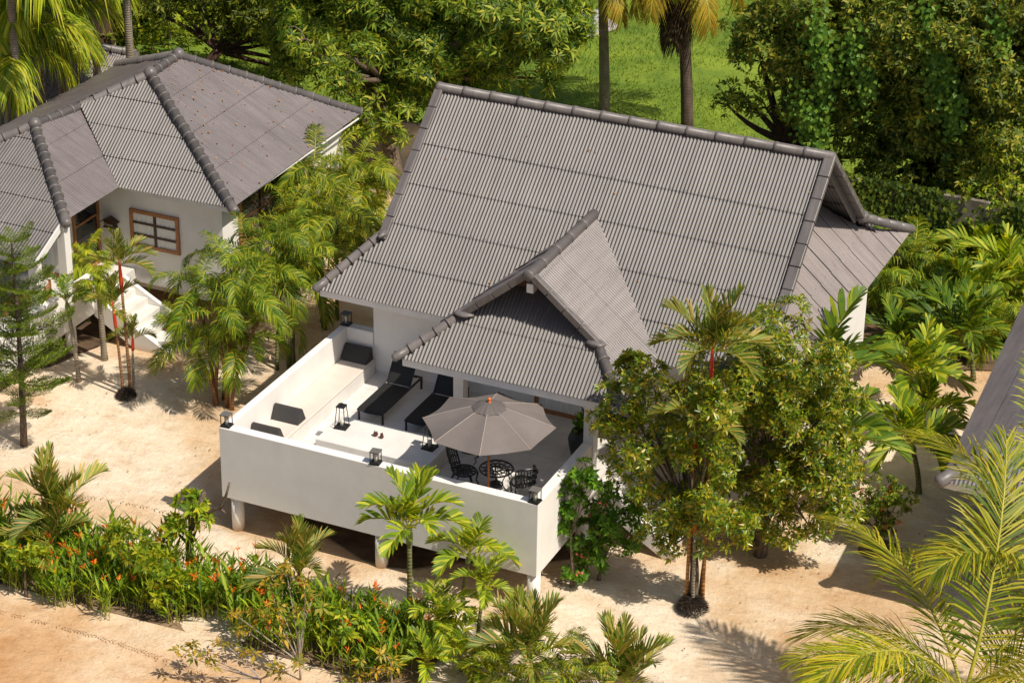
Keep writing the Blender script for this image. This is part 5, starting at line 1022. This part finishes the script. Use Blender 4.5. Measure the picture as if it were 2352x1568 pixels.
for i, (cx, cy, Y, r_, lab) in enumerate([(300, 40, 29, 1.6, 'dark rounded tree behind the crooked limbs'), (180, 20, 30, 1.8, 'dark tree behind the massive trunk'), (60, 10, 27, 2.0, 'dark tree at the top left behind the feathery palms'), (110, 90, 24, 1.3, 'shaded tree low behind the far villa roof'), (430, -10, 32, 1.8, 'farther dark tree above the lit undergrowth'), (640, -30, 31, 1.6, 'farther dark tree beyond the spreading tree')]):
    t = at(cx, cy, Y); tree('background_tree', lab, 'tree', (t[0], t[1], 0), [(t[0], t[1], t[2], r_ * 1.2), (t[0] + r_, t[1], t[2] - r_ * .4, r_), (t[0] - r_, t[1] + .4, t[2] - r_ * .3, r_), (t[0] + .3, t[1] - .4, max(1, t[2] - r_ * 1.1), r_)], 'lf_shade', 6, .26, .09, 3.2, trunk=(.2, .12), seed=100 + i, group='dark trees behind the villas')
for i, (cx, cy, r_) in enumerate([(350, 100, .9), (420, 150, .7), (300, 120, .8), (460, 60, .9), (520, 180, .5), (270, 60, .9), (620, 190, .5), (390, 60, .9)]):
    q = onz(cx, cy + 30); tree('wild_shrub', 'sunlit wild shrub in the undergrowth beyond the neighbouring roof', 'shrub', (q[0], q[1], 0), [(q[0], q[1], .6, r_), (q[0] + r_ * .8, q[1] + .3, .5, r_ * .8), (q[0] - r_ * .7, q[1], .4, r_ * .8)], 'lf_lime', 6, .2, .09, 3.5, trunk=(.05, .03), seed=120 + i, group='sunlit wild shrubs beyond the roof')
bigblobs = [(1790, 60, 1.3), (1750, 140, 1.2), (1700, 215, .8), (1760, 250, .8), (1860, 130, 1.6), (1930, 40, 1.7), (1900, 220, 1.4), (1990, 130, 1.7), (1830, 210, 1.0), (1980, 250, 1.4), (2050, 40, 1.8), (1730, 60, .8), (1670, 240, .5), (1920, 310, .9), (1990, 360, 1.0), (1840, 10, 1.3)]
big2 = [(2100, 140, 1.8), (2200, 50, 1.9), (2300, 120, 1.9), (2110, 280, 1.6), (2210, 200, 1.8), (2330, 250, 1.8), (2080, 400, 1.3), (2180, 350, 1.6), (2290, 380, 1.7), (2350, 480, 1.2), (2240, 470, 1.3), (2130, 480, 1.1), (2350, 20, 1.8), (2040, 340, 1.0), (2160, 30, 1.7), (2010, 420, .8), (2300, 510, .9), (2260, 290, 1.6)]
def inlit(root, P, A, rng, base):
    mats = (('vine_leaf', 'lf_vine', [(1880, 80), (1900, 160), (1850, 250), (1880, 300), (1960, 120), (1990, 190)] if base[0] < 6.5 else [(2130, 60), (2170, 150), (2190, 250), (2150, 180), (2290, 90)]),)
    for nm, mt, cols in mats:
        pts = []
        for (px, py) in cols:
            for k in range(200): c_ = at(px + rng.normal(0, 16), py + rng.normal(0, 36), 21.75 + rng.normal(0, .15)); pts.append(c_ - base)
        pts = np.array(pts); D = nrm(np.stack([rng.normal(0, .6, len(pts)), -np.ones(len(pts)) * .3, -np.abs(rng.normal(.9, .3, len(pts)))], 1)); V, F = leaf_arrays(pts, D, nrm(np.array([[.4, -.8, .9]]) + rng.normal(0, .3, (len(pts), 3))), rng.uniform(.10, .20, len(pts)), rng.uniform(.10, .18, len(pts)), .1); link('climbing_vine', np_mesh('climbing_vine', V, [F], mt), root)
tq = onz(1985, 470) ; tree('broadleaf_tree', 'wide dark green tree overhanging the lawn with round-leaved vines', 'tree', (5.2, 24.0, 0), LB(bigblobs, 23.6), 'lf_tree', 7, .20, .078, 9, trunk=(.3, .18), seed=43, h=2.2, sub=.38, bark='bark_dark', extra=inlit)
tree('broadleaf_tree', 'massive vine-hung tree filling the upper right above the ivy wall', 'tree', (9.5, 24.5, 0), LB(big2, 23.4), 'lf_tree', 7, .20, .078, 9, trunk=(.35, .2), seed=44, h=2.2, sub=.38, bark='bark_dark', extra=inlit)
# bright bush and ivy on the wall
q = at(2290, 440, 21.8); tree('bright_shrub', 'bright green shrub catching the sun over the ivy wall', 'shrub', (q[0], 21.8, 0), [(q[0], 21.6, q[2], .9), (q[0] + .9, 21.6, q[2] + .2, .9), (q[0] + .4, 21.6, q[2] + .9, .8)], 'lf_lime', 7, .12, .06, 7, trunk=(.06, .04), seed=46, h=1.5)
def ivy(name, label, x0, x1, y, h, n, seed, gap):
    rg_ = np.random.default_rng(seed); X = rg_.uniform(x0, x1, n); Z = rg_.uniform(0, h + .25, n); m_ = (np.sin(X * 1.7 + seed) + np.sin(X * .6 + Z * 1.3) + rg_.normal(0, .5, n)) > gap; X = X[m_]; Z = Z[m_]; n = len(X)
    P = np.stack([X - x0, -rg_.uniform(.01, .22, n), Z], 1); D = nrm(np.stack([rg_.normal(0, .5, n), -.4 * np.ones(n), -np.ones(n)], 1)); V, F = leaf_arrays(P, D, nrm(np.array([[0, -1, .4]]) + rg_.normal(0, .3, (n, 3))), rg_.uniform(.09, .2, n), rg_.uniform(.08, .17, n), .1); o = link(name, np_mesh(name, V, [F], 'lf_ivy'), None, (x0, y, 0)); tag(o, label, 'ivy', None, 'stuff')
ivy('ivy', 'dense dark ivy hanging over the garden wall behind the right villa corner', 6.5, 19, 20.88, 2.6, 16000, 3, -.9)
# --- lawn grass, leaf litter
rg_ = np.random.default_rng(12); n = 90000; X = rg_.uniform(-17, 13, n); Y = rg_.uniform(20.9, 52, n); P = np.stack([X, Y, np.zeros(n)], 1); D = nrm(np.stack([rg_.normal(0, .5, n), rg_.normal(0, .5, n), np.ones(n)], 1)); V, F = leaf_arrays(P, D, nrm(rg_.normal(0, 1, (n, 3))), rg_.uniform(.08, .2, n), rg_.uniform(.02, .035, n), .3); o = link('grass', np_mesh('grass', V, [F], 'lf_grass')); o['kind'] = 'stuff'; tag(o, 'short bright green grass of the lawn behind the wall', 'grass')
def litter(P, n_, label, seed, size=(.05, .11)):
    r_ = np.random.default_rng(seed); n = len(P); D = nrm(np.stack([r_.normal(0, 1, n), r_.normal(0, 1, n), r_.normal(0, .15, n)], 1)) if n_ is None else nrm(np.cross(r_.normal(0, 1, (n, 3)), n_)); V, F = leaf_arrays(P, D, np.repeat(np.array([[0, 0, 1.]]) if n_ is None else n_[None], n, 0), r_.uniform(*size, n), r_.uniform(size[0] * .4, size[1] * .45, n), .05, -.2); o = link('fallen_leaves', np_mesh('fallen_leaves', V, [F], 'litter')); o['kind'] = 'stuff'; tag(o, label, 'leaves')
def quadpts(a, b_, c_, d_, n, seed):
    r_ = np.random.default_rng(seed); u = r_.random((n, 1)); v = r_.random((n, 1)); return a * (1 - u) * (1 - v) + b_ * u * (1 - v) + c_ * u * v + d_ * (1 - u) * v
nn = nrm(np.cross(bk - c1, kn - c1)); nn = nn if nn[2] > 0 else -nn
litter(quadpts(c1, bk, pk, kn, 110, 1) + nn * .045, nn, 'dry leaves scattered on the right slope of the neighbouring roof', 2)
a_ = P3(-13.3, 16.4, e); b_ = P3(-13.6, 5.97, e); n3 = nrm(np.cross(a_ - b_, vt - b_)); n3 = n3 if n3[2] > 0 else -n3
litter(quadpts(b_, a_, pk, h2, 90, 3) + n3 * .05, n3, 'dry leaves scattered on the left slope of the neighbouring roof', 4)
nm_ = nrm(np.array([0, -S, 1.])); a_ = np.array([1.5, 5.5, zpl(5.5)]); b_ = np.array([11, 5.5, zpl(5.5)]); litter(quadpts(a_, b_, np.array([11, 9, zpl(9)]), np.array([1.5, 9, zpl(9)]), 16, 5) + nm_ * .05, nm_, 'a few dry leaves lying on the main roof', 6, (.05, .10))
r_ = np.random.default_rng(9); n = 800; P = np.stack([r_.uniform(-9, 19, n), r_.uniform(-7, 19, n), np.full(n, .03)], 1); litter(P, None, 'small dry leaves lying here and there on the sand', 5, (.04, .10))
